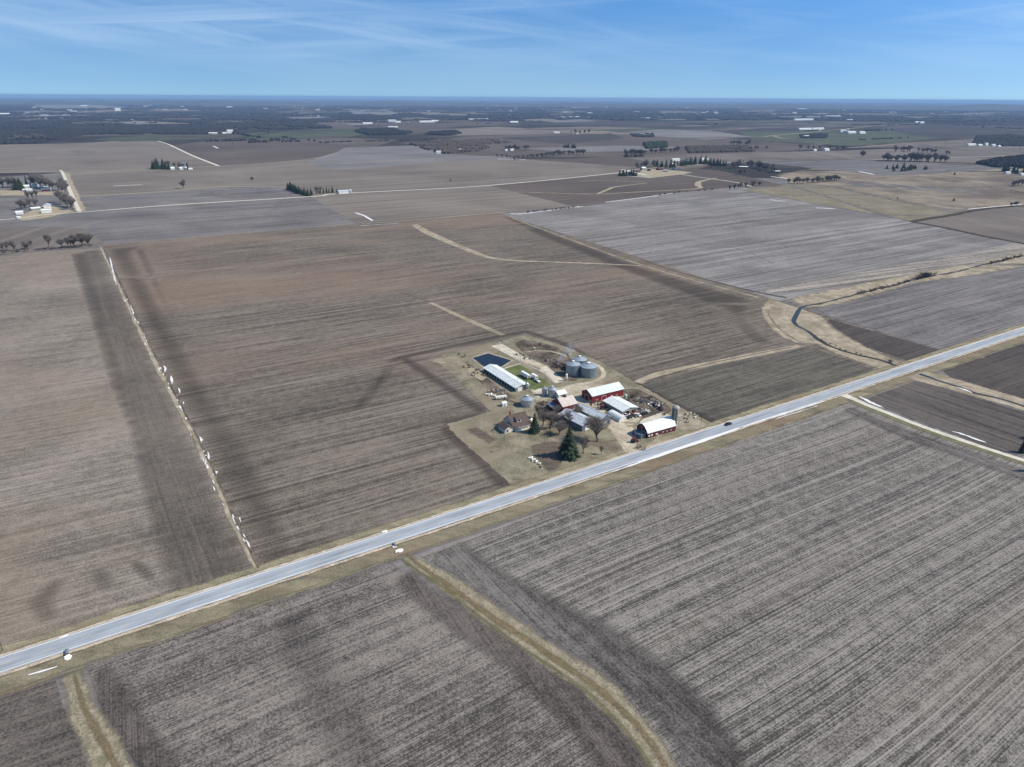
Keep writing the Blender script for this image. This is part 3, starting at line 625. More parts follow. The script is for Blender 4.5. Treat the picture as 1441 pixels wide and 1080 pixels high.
lane([(1085, 191.5), (1200, 181), (1240, 177), (1285, 173.5)], 16, 'far road behind the white farm', m='dry', layer=24)
lane([(715, 270), (770, 272), (840, 273.5), (900, 270.5), (980, 266), (982, 261), (985, 256), (1008, 251)], [4, 6, 7, 7, 8, 14, 12, 8], 'pale grass strip in the dark middle field', m='dryb', layer=14)
lane([(840, 273.5), (856, 267), (866, 263.5), (910, 258)], [6, 9, 8, 5], 'forked pale grass strip', m='dryb', layer=15)
lane([(815, 255), (860, 255), (905, 256)], 4, 'thin pale strip', m='dryb', layer=14)
lane([(960, 246), (985, 250), (1035, 257), (1060, 264)], 5, 'pale verge of the wooded lane', m='lane', layer=14)
ribbon('ditch', [(1283, 312.5), (1330, 321), (1380, 332), (1441, 343.5), (1560, 368)], 9, M['cut'], 14, jit=1.5, label='dark ditch running to the right edge')
ribbon('ditch', [(1283, 312.5), (1300, 309.5), (1340, 303), (1370, 297), (1400, 293), (1441, 290), (1560, 282)], 11, M['cut'], 14, jit=2.5, label='dark ditch with snow along it')
ribbon('ditch', [(1420, 268), (1441, 272), (1500, 284)], 5, M['cut'], 14, jit=1, label='short dark ditch at the right edge')
ribbon('ditch', [(960, 336), (1000, 345), (1040, 351), (1090, 372)], 1.8, M['pale2'], 10, jit=.6, label='faint line in the pale field', soft=1)
ribbon('field', [(900, 365), (960, 385), (1050, 408), (1110, 420)], [3, 5, 7, 8], M['dark'], 8, jit=1, label='dark edge of the pale field', soft=3, op=0.7)
# ------------------------------------------------------------------ snow remnants
def snow(px, label, layer=16, jit=.5, smooth=True): return sheet('snow', px, M['snow'], layer, jit=jit, smooth=smooth, label=label)
snow([(1209, 559), (1216, 561), (1230, 568), (1243, 574.5), (1236, 573), (1222, 567)], 'snow patch beside the driveway near the highway')
snow([(1339, 608), (1352, 610.5), (1372, 617.5), (1389, 624), (1376, 621), (1358, 614)], 'long snow patch beside the driveway')
ribbon('snow', [(1346, 545.5), (1358, 549.5), (1368, 553.5)], [.6, 2, .6], M['snow'], 16, jit=.5, label='snow on the creek bank below the bridge')
ribbon('snow', [(1399, 564), (1412, 568), (1422, 571)], [.5, 1.4, .5], M['snow'], 16, jit=.5, label='thin snow streak on the creek bank')
ribbon('snow', [(40, 951), (60, 945.5), (81, 939.5)], [.3, 1.1, .5], M['snow'], 16, jit=.4, label='thin snow streak in the ditch')
ribbon('snow', [(84, 899), (91, 896.5), (97, 893.5)], [.8, 1.4, .8], M['snow'], 16, jit=.3, label='snow by the upper shoulder')
for i, (u0, v0, u1, v1) in enumerate([(262, 860, 325, 840), (1090, 591, 1150, 572)]):
    ribbon('snow', [(u0, v0), ((u0+u1)/2, (v0+v1)/2), (u1, v1)], [.2, .6, .2], M['snow'], 16, jit=.5, label='thin snow streak along the lower shoulder', step=2)
ribbon('snow', [(860, 665.5), (930, 641), (1000, 617), (1040, 603.5)], [.5, 2.2, 2.6, .8], M['snow'], 16, jit=.5, label='bright snow bank along the lower shoulder by the farm', step=3)
ribbon('snow', [(1045, 602), (1100, 584), (1160, 565)], [.5, 1.2, .5], M['snow'], 16, jit=.5, label='snow streak on the lower shoulder', step=3)
# boundary snow of the left field
random.seed(5)
bl = [(145, 352), (157, 382), (170, 408), (186, 441), (200, 470), (217, 505), (232, 533), (247, 562), (262, 592), (288, 643), (306, 690), (322, 722), (350, 772)]
def bpt(t):
    k = t*(len(bl)-1); i = min(int(k), len(bl)-2); f = k-i
    return bl[i][0]+(bl[i+1][0]-bl[i][0])*f, bl[i][1]+(bl[i+1][1]-bl[i][1])*f
for i in range(60):
    t = random.random(); u, v = bpt(t); du = random.uniform(-4, 3)*(v/600); g = G(u+du, v); L_ = random.uniform(1.5, 7); wdt = random.uniform(.3, .9)
    d = Vector((-.55, .835, 0))
    ribbon('snow', [tuple(g), tuple(g+d*L_*.5), tuple(g+d*L_)], [.2, wdt, .2], M['snow'], 16, jit=.35, ground=True, label='small snow remnant on the left boundary', step=1)
for px in ([(228, 514), (236, 518), (233, 527)], [(240, 528), (246, 533), (244, 543), (237, 536)], [(250, 545), (256, 551), (252, 556)], [(255, 565), (262, 567), (259, 573)],
           [(279, 613), (287, 617), (286, 626), (280, 620)], [(290, 634), (296, 640), (299, 652), (292, 648)], [(302, 663), (309, 664), (304, 670)], [(148, 358), (152, 360), (170, 404), (165, 402)], [(180, 428), (184, 432), (193, 444), (189, 446)], [(335, 728), (340, 730), (341, 738), (336, 736)], [(283, 640), (287, 643), (298, 665), (294, 664)]):
    cu, cv = sum(p[0] for p in px)/len(px), sum(p[1] for p in px)/len(px)
    snow([(cu+(u-cu)*.42, cv+(v-cv)*.75) for u, v in px], 'larger snow remnant on the left boundary', jit=.7)
for px, wd in ([[(805, 293), (820, 291)], 3], [[(852, 285), (885, 281), (926, 276)], 4], [[(930, 275), (950, 272)], 3], [[(718, 301), (740, 301), (815, 291)], 4], [[(875, 239), (910, 247)], 6], [[(1085, 249), (1110, 252)], 8],
               [[(1148, 293), (1174, 294.5)], 6], [[(1083, 281.5), (1105, 284)], 4], [[(500, 300), (512, 304), (524, 311)], 4], [[(508, 318.5), (560, 315)], 1.3], [[(1362, 295), (1410, 290.5), (1438, 288.5)], 4], [[(1209, 242), (1230, 246)], 8],
               [[(700, 224), (740, 225)], 9], [[(300, 206), (307, 209)], 7], [[(160, 262), (200, 260.5)], 5], [[(880, 248), (915, 250.5)], 5]):
    ribbon('snow', px, wd, M['snow'], 17, jit=1.0, label='far snow remnant along a fence row')
# air: blue haze over the whole plain
hz = MB().box((0, 0, 94.5), (123000, 123000, 197))
hm_, nt, b, oc = base_mat('haze'); hm_.node_tree.nodes.remove(b)
pv = nt.new('ShaderNodeVolumePrincipled'); pv.inputs['Color'].default_value = (.34, .55, .84, 1); pv.inputs['Density'].default_value = HAZE; pv.inputs['Anisotropy'].default_value = 0.0
nt.l.new(pv.outputs[0], [n for n in nt.n if n.type == 'OUTPUT_MATERIAL'][0].inputs['Volume'])
o = hz.build('haze', hm_); props(o, 'thin blue haze over the whole plain', 'haze', None, 'stuff')
# ================================================================== things
BARK = mat('bark', (92, 82, 74), .95, var=.25, scale=3)
TWIG = mat('bare_twigs', (124, 117, 111), .95, var=.25, scale=2)
TWIG2 = mat('grey_twigs', (96, 88, 86), .95, var=.25, scale=2)
NEEDLE = mat('spruce_needles', (46, 58, 40), .9, var=.5, scale=1.4)
NEEDLE2 = mat('cedar_needles', (56, 64, 38), .9, var=.4, scale=1.4)
WOODT = mat('far_bare_crowns', (44, 42, 44), 1.0, var=.35, scale=.03)
# ---- trees (unit meshes, 1 m = 1 m, height h0 scaled per copy)
TWIGF = mat('pale_bare_twigs', (128, 121, 116), .95, var=.2, scale=2)
def bare_meshes(seed, h=14.0, spread=.42, twk=1.0, stem=.22, tmat=None, narrow=1.0):
    rnd = random.Random(seed); tr = MB(); tw = MB()
    def twig(p, d, l, n):
        for _ in range(n):
            dd = (d+Vector((rnd.uniform(-1, 1), rnd.uniform(-1, 1), rnd.uniform(-.5, .9)))*.75).normalized()
            q = p+d*rnd.uniform(0, l*.3); e = q+dd*l*rnd.uniform(.5, 1.0); wv = dd.orthogonal().normalized()*.018*twk
            wv.rotate(Matrix.Rotation(rnd.uniform(0, 3.14), 3, dd)); mid = q.lerp(e, .5)+Vector((rnd.uniform(-1, 1), rnd.uniform(-1, 1), rnd.uniform(-.2, .6)))*l*.1
            tw.add([q-wv, q+wv, mid+wv*.7, mid-wv*.7, e+wv*.2, e-wv*.2], [(0, 1, 2, 3), (3, 2, 4, 5)])
    def branch(p, d, l, r, depth):
        a = p; k = 3 if depth < 3 else 2; pts = [a]
        for i in range(k):
            d = (d+Vector((rnd.uniform(-1, 1), rnd.uniform(-1, 1), rnd.uniform(-.3, .6)))*.16).normalized()
            b2 = a+d*(l/k); (tr if depth < 3 else tw).tube(a, b2, r*(1-i/k*.45), r*(1-(i+1)/k*.45), 6 if depth == 0 else (4 if depth < 3 else 3)); a = b2; pts.append(a)
        if depth >= 4: twig(a, d, l*1.1, 5); twig(pts[1], d, l, 3); return
        n = (rnd.randint(4, 6) if depth == 0 else rnd.randint(3, 4))
        for i in range(n):
            t = rnd.uniform(.45, 1.0) if depth else rnd.uniform(.55, 1.0); q = pts[0].lerp(pts[-1], t)
            az = 2*math.pi*(i/n)+rnd.uniform(-.6, .6); side = Vector((math.cos(az), math.sin(az), 0)); nd = (d*(1-spread)+side*spread*1.5+Vector((0, 0, .12))).normalized()
            branch(q, nd, l*rnd.uniform(.55, .8), r*.55, depth+1)
        branch(a, d, l*.7, r*.6, depth+1)
    branch(Vector((0, 0, -.1)), Vector((0, 0, 1)), h*stem, h*.024, 0)
    zt = max(v[2] for v in tw.v); f = h/zt
    for m_ in (tr, tw): m_.v = [(x*f*narrow, y*f*narrow, z*f) for x, y, z in m_.v]
    return tr.mesh('trunk', BARK), tw.mesh('crown', tmat or TWIG)
def conifer_meshes(seed, h=14.0, rad=3.4, mt=None, bush=1.0, z0=.6):
    rnd = random.Random(seed); tr = MB(); cr = MB(); tr.tube((0, 0, -.1), (0, 0, h*.97), h*.016, .03, 6)
    nl = int(h*2.4)
    for i in range(nl):
        z = z0+(h-z0)*(i/nl)**.95; t = (z-z0)/(h-z0); rr = rad*(1-t)**.8*rnd.uniform(.8, 1.12)+.12; nb = max(6, int(19*(1-t*.5)*bush))
        for k in range(nb):
            az = rnd.uniform(0, 2*math.pi); l = rr*rnd.uniform(.62, 1.08); dz = -l*rnd.uniform(.1, .4)
            cx, sx = math.cos(az), math.sin(az); nseg = 3
            for s_ in range(nseg):
                u0 = s_/nseg; u1 = (s_+1.15)/nseg; w0 = l*.26*(1-u0*.55)+.1
                p0 = Vector((cx*l*u0, sx*l*u0, z+dz*u0*u0)); p1 = Vector((cx*l*u1, sx*l*u1, z+dz*u1*u1)); sd_ = Vector((-sx, cx, 0))*w0; up_ = Vector((0, 0, rnd.uniform(.05, .3)))
                cr.add([p0-sd_*.7+up_*0, p0+sd_*.7, p1+Vector((0, 0, -.05)), p0+up_*1.2], [(0, 3, 2), (3, 1, 2), (0, 1, 3)])
    return tr.mesh('trunk', BARK), cr.mesh('crown', mt or NEEDLE)
def shrub_meshes(seed, h=3.0):
    rnd = random.Random(seed); tr = MB(); tw = MB()
    for i in range(9):
        az = rnd.uniform(0, 6.28); d = Vector((math.cos(az)*.6, math.sin(az)*.6, 1)).normalized(); a = Vector((math.cos(az)*.15, math.sin(az)*.15, 0)); b2 = a+d*h*.5
        tr.tube(a, b2, .05, .03, 4)
        for k in range(24):
            q = a.lerp(b2, rnd.uniform(.2, 1)); dd = (d+Vector((rnd.uniform(-1, 1), rnd.uniform(-1, 1), rnd.uniform(-.2, .8)))*.8).normalized(); e = q+dd*h*rnd.uniform(.25, .5); wv = dd.orthogonal().normalized()*.03
            tw.add([q-wv, q+wv, e+wv*.3, e-wv*.3], [(0, 1, 2, 3)])
    return tr.mesh('trunk', BARK), tw.mesh('crown', TWIG2)
TREES = {'bare': [(bare_meshes(s, 14, sp, 1.0), 14.0) for s, sp in ((1, .34), (2, .4), (3, .3))],
         'farbare': [(bare_meshes(s, 14, sp, 1.9, .17, TWIGF, .8), 14.0) for s, sp in ((4, .33), (5, .38), (6, .3))],
         'spruce': [(conifer_meshes(s, 14, r), 14.0) for s, r in ((1, 3.4), (2, 3.0))],
         'cedar': [(conifer_meshes(s, 8, 2.6, NEEDLE2, 1.1, .2), 8.0) for s in (5, 6)],
         'shrub': [(shrub_meshes(s), 3.0) for s in (1, 2)]}
KIND = {'bare': 'bare_tree', 'farbare': 'bare_tree', 'spruce': 'spruce_tree', 'cedar': 'cedar_tree', 'shrub': 'bare_shrub'}
def tree(kind, u, v, h, label, group=None, seed=None, wide=1.0, at=None):
    seed = int(u*31+v*17) if seed is None else seed
    (tm, cm_), h0 = TREES[kind][seed % len(TREES[kind])]
    p = Vector(at) if at else G(u, v); t = empty(KIND[kind], (p.x, p.y, .02), (seed*1.7) % 6.28)
    k = h/h0; t.scale = (k*wide, k*wide, k); props(t, label, 'shrub' if kind == 'shrub' else 'tree', group)
    link('trunk', tm, None, t); link('crown', cm_, None, t); return t
def hpx(u, v, px): return px*dist(u, v)/F_PX/math.cos(math.atan2(CAM_H, G(u, v).length))
ORD = ['first', 'second', 'third', 'fourth', 'fifth', 'sixth', 'seventh', 'eighth', 'ninth', 'tenth', 'eleventh', 'twelfth', 'thirteenth', 'fourteenth', 'fifteenth', 'sixteenth', 'seventeenth', 'eighteenth', 'nineteenth', 'twentieth', '21st', '22nd', '23rd', '24th', '25th', '26th', '27th']
def ordinals(ts, label):
    ts.sort(key=lambda o: o.location.x/max(o.location.y, 1))
    for i, o in enumerate(ts): o['label'] = '%s, %s from left' % (label, ORD[i])
def row(kind, pts, n, px, label, group, jit=2.0, wide=1.0, seed=1):
    """a line of separate trees following real ground points"""
    rnd = random.Random(seed*77+n); g = [G(*p) for p in pts]
    L = [0]
    for a, c in zip(g, g[1:]): L.append(L[-1]+(c-a).length)
    ts = []
    for i in range(n):
        s = L[-1]*(i+.5+rnd.uniform(-.35, .35))/n; k = max(j for j in range(len(L)) if L[j] <= s); k = min(k, len(g)-2)
        q = g[k].lerp(g[k+1], (s-L[k])/max(L[k+1]-L[k], 1e-6)); q = q+Vector((rnd.uniform(-1, 1), rnd.uniform(-1, 1), 0))*jit
        sl_ = math.hypot(q.length, CAM_H); h = px*sl_/F_PX*rnd.uniform(.72, 1.15)
        ts.append(tree(kind, 0, 0, h, label, group, seed=rnd.randint(0, 999), wide=wide*rnd.uniform(.85, 1.2)*(1.2 if n >= 10 else 1), at=(q.x, q.y, 0)))
    if n <= 27: ordinals(ts, label)

# ---- far woods: uneven canopies with real height
def woods(px, h, cell, label, seed=1, mt=None, hole=.25):
    pts = [G(u, v) for u, v in px]; xs = [p.x for p in pts]; ys = [p.y for p in pts]
    rd_, sn_ = math.cos(ROAD_ANG), math.sin(ROAD_ANG)
    def inside(x, y):
        c = False; n = len(pts)
        for i in range(n):
            a, b2 = pts[i], pts[(i+1) % n]
            if (a.y > y) != (b2.y > y) and x < (b2.x-a.x)*(y-a.y)/(b2.y-a.y)+a.x: c = not c
        return c
    CLR = [q for q in CLEAR if min(p.y for p in q) < max(ys) and max(p.y for p in q) > min(ys)]
    rnd = random.Random(seed); mb = MB()
    area = (max(xs)-min(xs))*(max(ys)-min(ys)); cell = max(cell, math.sqrt(area/26000))
    y = min(ys)
    while y < max(ys):
        x = min(xs)
        while x < max(xs):
            cx, cy = x+rnd.uniform(-.4, .4)*cell, y+rnd.uniform(-.4, .4)*cell
            if inside(cx, cy) and not any(in_poly(cx, cy, q) for q in CLR) and noise.noise(Vector((cx/cell*.11, cy/cell*.11, seed)))+.5 > hole:
                r = cell*rnd.uniform(.5, .85); hh = h*rnd.uniform(.6, 1.1); a0 = rnd.uniform(0, 3); k = 5
                ring = [(cx+r*math.cos(a0+6.283*i/k)*rnd.uniform(.8, 1.1), cy+r*math.sin(a0+6.283*i/k)*rnd.uniform(.8, 1.1)) for i in range(k)]
                vs = [(a, c, 0) for a, c in ring]+[(cx+(a-cx)*.85, cy+(c-cy)*.85, hh*rnd.uniform(.55, .8)) for a, c in ring]+[(cx, cy, hh)]
                mb.add(vs, [(i, (i+1) % k, k+(i+1) % k, k+i) for i in range(k)]+[(k+i, k+(i+1) % k, 2*k) for i in range(k)])
            x += cell
        y += cell
    if not mb.v: return
    o = mb.build('far_wood', mt or WOODT); props(o, label, 'wood', None, 'stuff'); return o
WG = mat('far_brown_crowns', (80, 71, 66), 1.0, var=.35, scale=.03)
woods([(-60, 186), (60, 184), (200, 181), (330, 178), (300, 189), (120, 190), (60, 202), (-60, 206)], 10, 14, 'dark bare wood at the left above the tan field', 2)
woods([(-60, 172), (150, 169), (330, 171), (560, 166), (480, 180), (300, 186), (100, 183), (-60, 184)], 11, 22, 'wide dark bare forest across the left distance', 3, hole=.36)
woods([(-80, 157), (120, 160), (380, 158), (520, 163), (700, 166), (560, 171), (300, 169), (60, 168), (-80, 170)], 12, 45, 'second dark forest belt further away', 4, hole=.45)
woods([(540, 160), (760, 158), (1000, 160), (1250, 163), (1500, 166), (1500, 172), (1200, 171), (950, 169), (700, 171), (560, 166)], 12, 45, 'dark forest belt across the right distance', 5, hole=.47)
woods([(-80, 147), (300, 150), (700, 151), (1100, 154), (1500, 157), (1500, 162), (1100, 160), (700, 157), (300, 156), (-80, 153)], 14, 110, 'hazy blue forest belt near the horizon', 6, hole=.5)
woods([(478, 160), (500, 159), (520, 162), (550, 168), (480, 172)], 16, 20, 'dark wooded rise left of centre', 12)
woods([(525, 175), (548, 176), (560, 185), (580, 187), (572, 190), (520, 191), (500, 186)], 12, 10, 'dark grove beside the hamlet', 7)
woods([(605, 187), (640, 185), (650, 189), (630, 191), (600, 190)], 12, 10, 'small dark grove in the far tan strip', 8)
woods([(576, 203), (620, 198), (660, 201), (690, 208), (670, 214), (625, 217), (600, 211)], 9, 9, 'bare brown wood around the far farmhouses', 9, WG, hole=.3)
woods([(640, 200), (690, 196), (720, 201), (680, 204)], 8, 10, 'thin brown copse on the dark field', 13, WG)
woods([(905, 203), (938, 201), (939, 208), (910, 210)], 11, 8, 'compact dark evergreen block', 10, NEEDLE, hole=.0)
woods([(965, 208), (1050, 207), (1062, 214), (970, 216)], 9, 8, 'long brown tree belt behind the evergreen farm', 11, WG, hole=.15)
woods([(1374, 231), (1400, 226), (1441, 221), (1520, 216), (1520, 240), (1441, 237), (1400, 236)], 11, 6, 'dense dark wood at the right edge', 14, hole=.0)
woods([(1375, 192), (1420, 190), (1441, 193), (1560, 192), (1560, 206), (1410, 206), (1370, 203)], 8, 12, 'dark belt behind the far white sheds', 15, hole=.3)
woods([(1125, 190), (1165, 189), (1162, 195), (1128, 195)], 8, 10, 'dark grove in the far green field', 16)
woods([(880, 222), (905, 221), (906, 217), (882, 217)], 11, 7, 'tight brown tree clump left of the evergreens', 17, WG, hole=.1)
woods([(888, 190), (918, 189), (920, 193), (895, 194)], 8, 12, 'small dark copse in the far field', 18)

# ---- hedgerows and shelter belts between the far fields
def belts(n, v0, v1, seed, label):
    rnd = random.Random(seed); mb = MB(); ca, sa = math.cos(ROAD_ANG), math.sin(ROAD_ANG)
    for _ in range(n):
        u, v = rnd.uniform(-80, 1520), v0+(v1-v0)*rnd.random()**1.3+0.0; v += (u-720)*.0059; p = G(u, v)
        d = Vector((ca, sa, 0)) if rnd.random() < .7 else Vector((-sa, ca, 0)); L_ = rnd.uniform(120, 700)*max(1, p.length/6000); st = 11*max(1, p.length/5000); h = rnd.uniform(6, 11); x = 0
        while x < L_:
            x += st*rnd.uniform(.6, 1.5)
            if rnd.random() < .12: x += st*5
            q = p+d*x+Vector((rnd.uniform(-1, 1), rnd.uniform(-1, 1), 0))*st*.3; r = st*rnd.uniform(.4, .7); hh = h*rnd.uniform(.6, 1.15); k = 5; a0 = rnd.uniform(0, 3)
            ring = [(q.x+r*math.cos(a0+6.283*i/k), q.y+r*math.sin(a0+6.283*i/k)) for i in range(k)]
            mb.add([(a, c, 0) for a, c in ring]+[(q.x+(a-q.x)*.8, q.y+(c-q.y)*.8, hh*.7) for a, c in ring]+[(q.x, q.y, hh)], [(i, (i+1) % k, k+(i+1) % k, k+i) for i in range(k)]+[(k+i, k+(i+1) % k, 2*k) for i in range(k)])
    props(mb.build('far_tree_belts', WOODT), label, 'wood', None, 'stuff')
belts(70, 147, 176, 21, 'thin dark tree belts between the hazy far fields'); belts(24, 174, 204, 22, 'scattered hedgerows in the far middle distance')

# ---- lines of single trees in the middle distance
row('farbare', [(0, 356), (26, 352)], 3, 11, 'bare tree at the left end of the fence row', 'bare trees along the left fence row', 3, seed=1)
row('farbare', [(30, 352), (48, 350)], 4, 11, 'brushy bare tree in the left fence row', 'bare trees along the left fence row', 3, 1.1, seed=2)
tree('farbare', 69, 351, hpx(69, 351, 19), 'lone slender bare tree in the left fence row', None, wide=.7)
row('farbare', [(86, 349), (112, 348), (130, 344)], 8, 16, 'bare tree at the thick end of the fence row', 'bare trees at the corner of the large field', 3, 1.1, seed=3)
tree('farbare', 20, 353, 9, 'small bare tree beside the left fence row'); 
row('shrub', [(0, 357), (130, 347)], 12, 4, 'low brush along the left fence row', 'brush along the left fence row', 3, 1.5, seed=4)
row('farbare', [(0, 265), (24, 264)], 8, 13, 'bare tree behind the left farmyard', 'bare trees behind the left farm', 8, seed=5)
row('spruce', [(24, 268), (36, 266)], 4, 12, 'dark evergreen beside the left farmhouse', 'evergreens at the left farm', 3, 1.5, seed=6)
tree('spruce', 38, 262, hpx(38, 262, 14), 'tall narrow evergreen behind the left farmhouse', wide=.6)
row('farbare', [(40, 262), (85, 268), (92, 272)], 12, 14, 'bare tree round the left farm buildings', 'bare trees at the left farm', 8, seed=7)
row('farbare', [(40, 280), (56, 280)], 3, 11, 'bare tree on the lawn of the left farm', 'bare trees at the left farm', 3, seed=8)
row('farbare', [(86, 285), (104, 296)], 7, 14, 'dark bare tree beside the side road corner', 'bare trees beside the side road', 3, 1.2, seed=9)
row('farbare', [(30, 296), (52, 290)], 4, 11, 'bare tree beside the lower left farm', 'bare trees at the lower left farm', 3, 1.3, seed=10)
row('spruce', [(214, 239), (222, 237), (237, 239)], 9, 11, 'dark evergreen in the clump by the small farm', 'evergreens by the small farm', 5, 1.5, seed=11)
row('farbare', [(238, 237), (262, 238)], 5, 9, 'bare tree behind the small farm', 'bare trees by the small farm', 5, seed=12)
tree('farbare', 258, 266, hpx(258, 266, 12), 'round bare tree at the ditch line', wide=1.2); tree('farbare', 355, 257, hpx(355, 257, 8), 'small bare tree in the tan field')
tree('farbare', 328, 205, 11, 'tiny lone tree in the far brown field'); tree('farbare', 634, 257, hpx(634, 257, 5), 'small bush on the tan field beyond the cross road')
row('spruce', [(403, 268), (408, 267), (420, 273), (432, 276), (440, 275)], 17, 9.5, 'evergreen in the dense windbreak by the cross road', 'evergreens of the dense windbreak', 2.5, 1.35, seed=13)
row('spruce', [(444, 273), (474, 271)], 9, 8, 'evergreen in the open windbreak by the pale shed', 'evergreens of the open windbreak', 1.5, .8, seed=14)
row('farbare', [(444, 271), (452, 270)], 3, 9, 'bare tree behind the windbreak', 'bare trees behind the windbreak', 2, seed=15)
row('farbare', [(720, 226), (745, 223), (770, 221)], 16, 6, 'bare tree in the far tree line at its left half', 'bare trees of the far tree line', 5, 1.3, seed=16)
row('farbare', [(770, 221), (800, 218), (823, 219)], 15, 8, 'bare tree in the far tree line at its right half', 'bare trees of the far tree line', 5, 1.2, seed=17)
row('farbare', [(700, 222), (722, 224)], 4, 6, 'bare tree at the snowy end of the far tree line', 'bare trees of the far tree line', 5, seed=18)
row('spruce', [(795, 208), (810, 209)], 6, 5.5, 'dark evergreen in the small far clump', 'evergreens of the small far clump', 7, 2.0, seed=19)
row('farbare', [(708, 211), (742, 212)], 10, 7, 'bare tree by the white far house', 'bare trees by the white far house', 10, 1.2, seed=20)
row('farbare', [(878, 219), (904, 219)], 12, 8, 'bare tree of the tall clump by the evergreen farm', 'bare trees of the tall clump', 4, .9, seed=21)
row('farbare', [(905, 217), (960, 214)], 12, 7, 'bare tree on the rise behind the evergreen farm', 'bare trees behind the evergreen farm', 12, 1.1, seed=22)
row('spruce', [(870, 248), (895, 248)], 12, 8, 'evergreen in the low hedge left of the evergreen farm', 'evergreens of the low hedge', 2, 1.2, seed=23)
row('farbare', [(893, 238), (912, 235), (925, 236)], 9, 9, 'bare tree over the evergreen farm houses', 'bare trees at the evergreen farm', 6, 1.2, seed=24)
row('spruce', [(923, 234), (940, 236), (962, 233), (985, 231), (1000, 232)], 26, 10, 'tall evergreen around the white farmhouse', 'evergreens of the evergreen farm', 8, 1.15, seed=25)
row('spruce', [(1000, 233), (1024, 234)], 12, 9, 'evergreen right of the evergreen farm', 'evergreens at the right end of the evergreen farm', 6, 1.2, seed=26)
row('spruce', [(1036, 228), (1047, 228)], 4, 4, 'small dark evergreen on the field edge', 'small evergreens on the field edge', 3, 1.6, seed=27)
row('farbare', [(1027, 237), (1062, 236), (1095, 244)], 20, 9, 'bare tree along the wooded lane', 'bare trees along the wooded lane', 7, 1.1, seed=28)
row('farbare', [(1040, 247), (1047, 245)], 3, 7, 'bare tree below the wooded lane', 'bare trees below the wooded lane', 3, 1.3, seed=29)
row('farbare', [(1108, 259), (1142, 258), (1182, 254)], 18, 8, 'dark bare tree above the olive pasture', 'bare trees above the olive pasture', 3, 1.3, seed=30)
row('farbare', [(1022, 268), (1040, 266), (1070, 262)], 8, 8, 'bare tree at the corner of the olive pasture', 'bare trees at the pasture corner', 3, 1.2, seed=31)
row('shrub', [(740, 300), (790, 295), (815, 292)], 12, 4, 'low brush on the snowy fence line', 'brush on the snowy fence line', 2, 1.4, seed=32)
row('shrub', [(900, 278), (960, 271), (1010, 267)], 10, 3, 'low brush along the dark field edge', 'brush along the dark field edge', 2, 1.4, seed=33)
row('farbare', [(1240, 227), (1290, 228), (1328, 229)], 26, 10, 'bare tree in the wide grey belt', 'bare trees of the wide grey belt', 8, 1.1, seed=34)
row('farbare', [(1258, 214), (1284, 214)], 8, 7, 'bare tree in the upper left belt', 'bare trees of the upper belt', 8, 1.2, seed=35)
row('farbare', [(1292, 214), (1320, 217)], 7, 6, 'bare tree in the upper right belt', 'bare trees of the upper belt', 6, 1.3, seed=36)
row('farbare', [(1330, 218), (1338, 218)], 3, 5, 'small bare tree right of the upper belt', 'small bare trees right of the belts', 4, 1.4, seed=37)
row('spruce', [(1254, 238), (1272, 237), (1288, 238), (1275, 241), (1258, 241)], 15, 6, 'dark evergreen of the marsh plantation', 'evergreens on the marshy pasture', 5, 1.7, seed=38)
row('spruce', [(1299, 239), (1307, 239)], 3, 4.5, 'dark evergreen right of the plantation', 'evergreens right of the plantation', 3, 1.7, seed=39)
tree('spruce', 1248, 238, hpx(1248, 238, 5), 'lone dark evergreen left of the plantation', wide=1.8); tree('cedar', 1343, 246.5, 8, 'tiny dark bush in the marsh', wide=1.3)
tree('cedar', 1342, 283, 6, 'low dark cedar on the marsh near the ditch', wide=1.6); tree('cedar', 1263, 280, 4.5, 'small round cedar left of the marsh ditch', wide=1.4)
tree('farbare', 1213, 222, hpx(1213, 222, 9), 'lone wide bare tree by the pale far track', wide=1.4)
row('farbare', [(1422, 263), (1438, 261)], 4, 7, 'brushy bare tree at the right edge', 'brushy trees at the right edge', 4, 1.4, seed=40)
row('farbare', [(1420, 291), (1432, 289)], 3, 6, 'bare bush beside the snowy ditch', 'bushes beside the snowy ditch', 3, 1.3, seed=41)
row('spruce', [(1410, 241), (1441, 246)], 9, 8, 'dark evergreen round the right edge farm', 'evergreens at the right edge farm', 7, 1.5, seed=42)
row('farbare', [(1030, 205), (1058, 205)], 9, 7, 'bare tree in the far clump behind the lane', 'bare trees of the far clump', 10, 1.2, seed=43)
row('farbare', [(1032, 213), (1080, 211)], 7, 5, 'bare tree on the far brown field edge', 'bare trees on the far brown field edge', 8, 1.3, seed=44)
row('farbare', [(1118, 211), (1180, 212), (1190, 211)], 8, 6, 'bare tree round the far dark barn', 'bare trees round the far dark barn', 8, 1.2, seed=45)
row('farbare', [(800, 189), (832, 189)], 7, 6, 'bare tree by the far white farm', 'bare trees by the far white farm', 12, .9, seed=46)
row('farbare', [(28, 200), (58, 198)], 9, 8, 'bare tree in front of the left wood', 'bare trees in front of the left wood', 12, 1.2, seed=47)
row('spruce', [(0, 204), (17, 203)], 5, 5, 'dark evergreen at the far left edge', 'evergreens at the far left edge', 8, 1.8, seed=48)
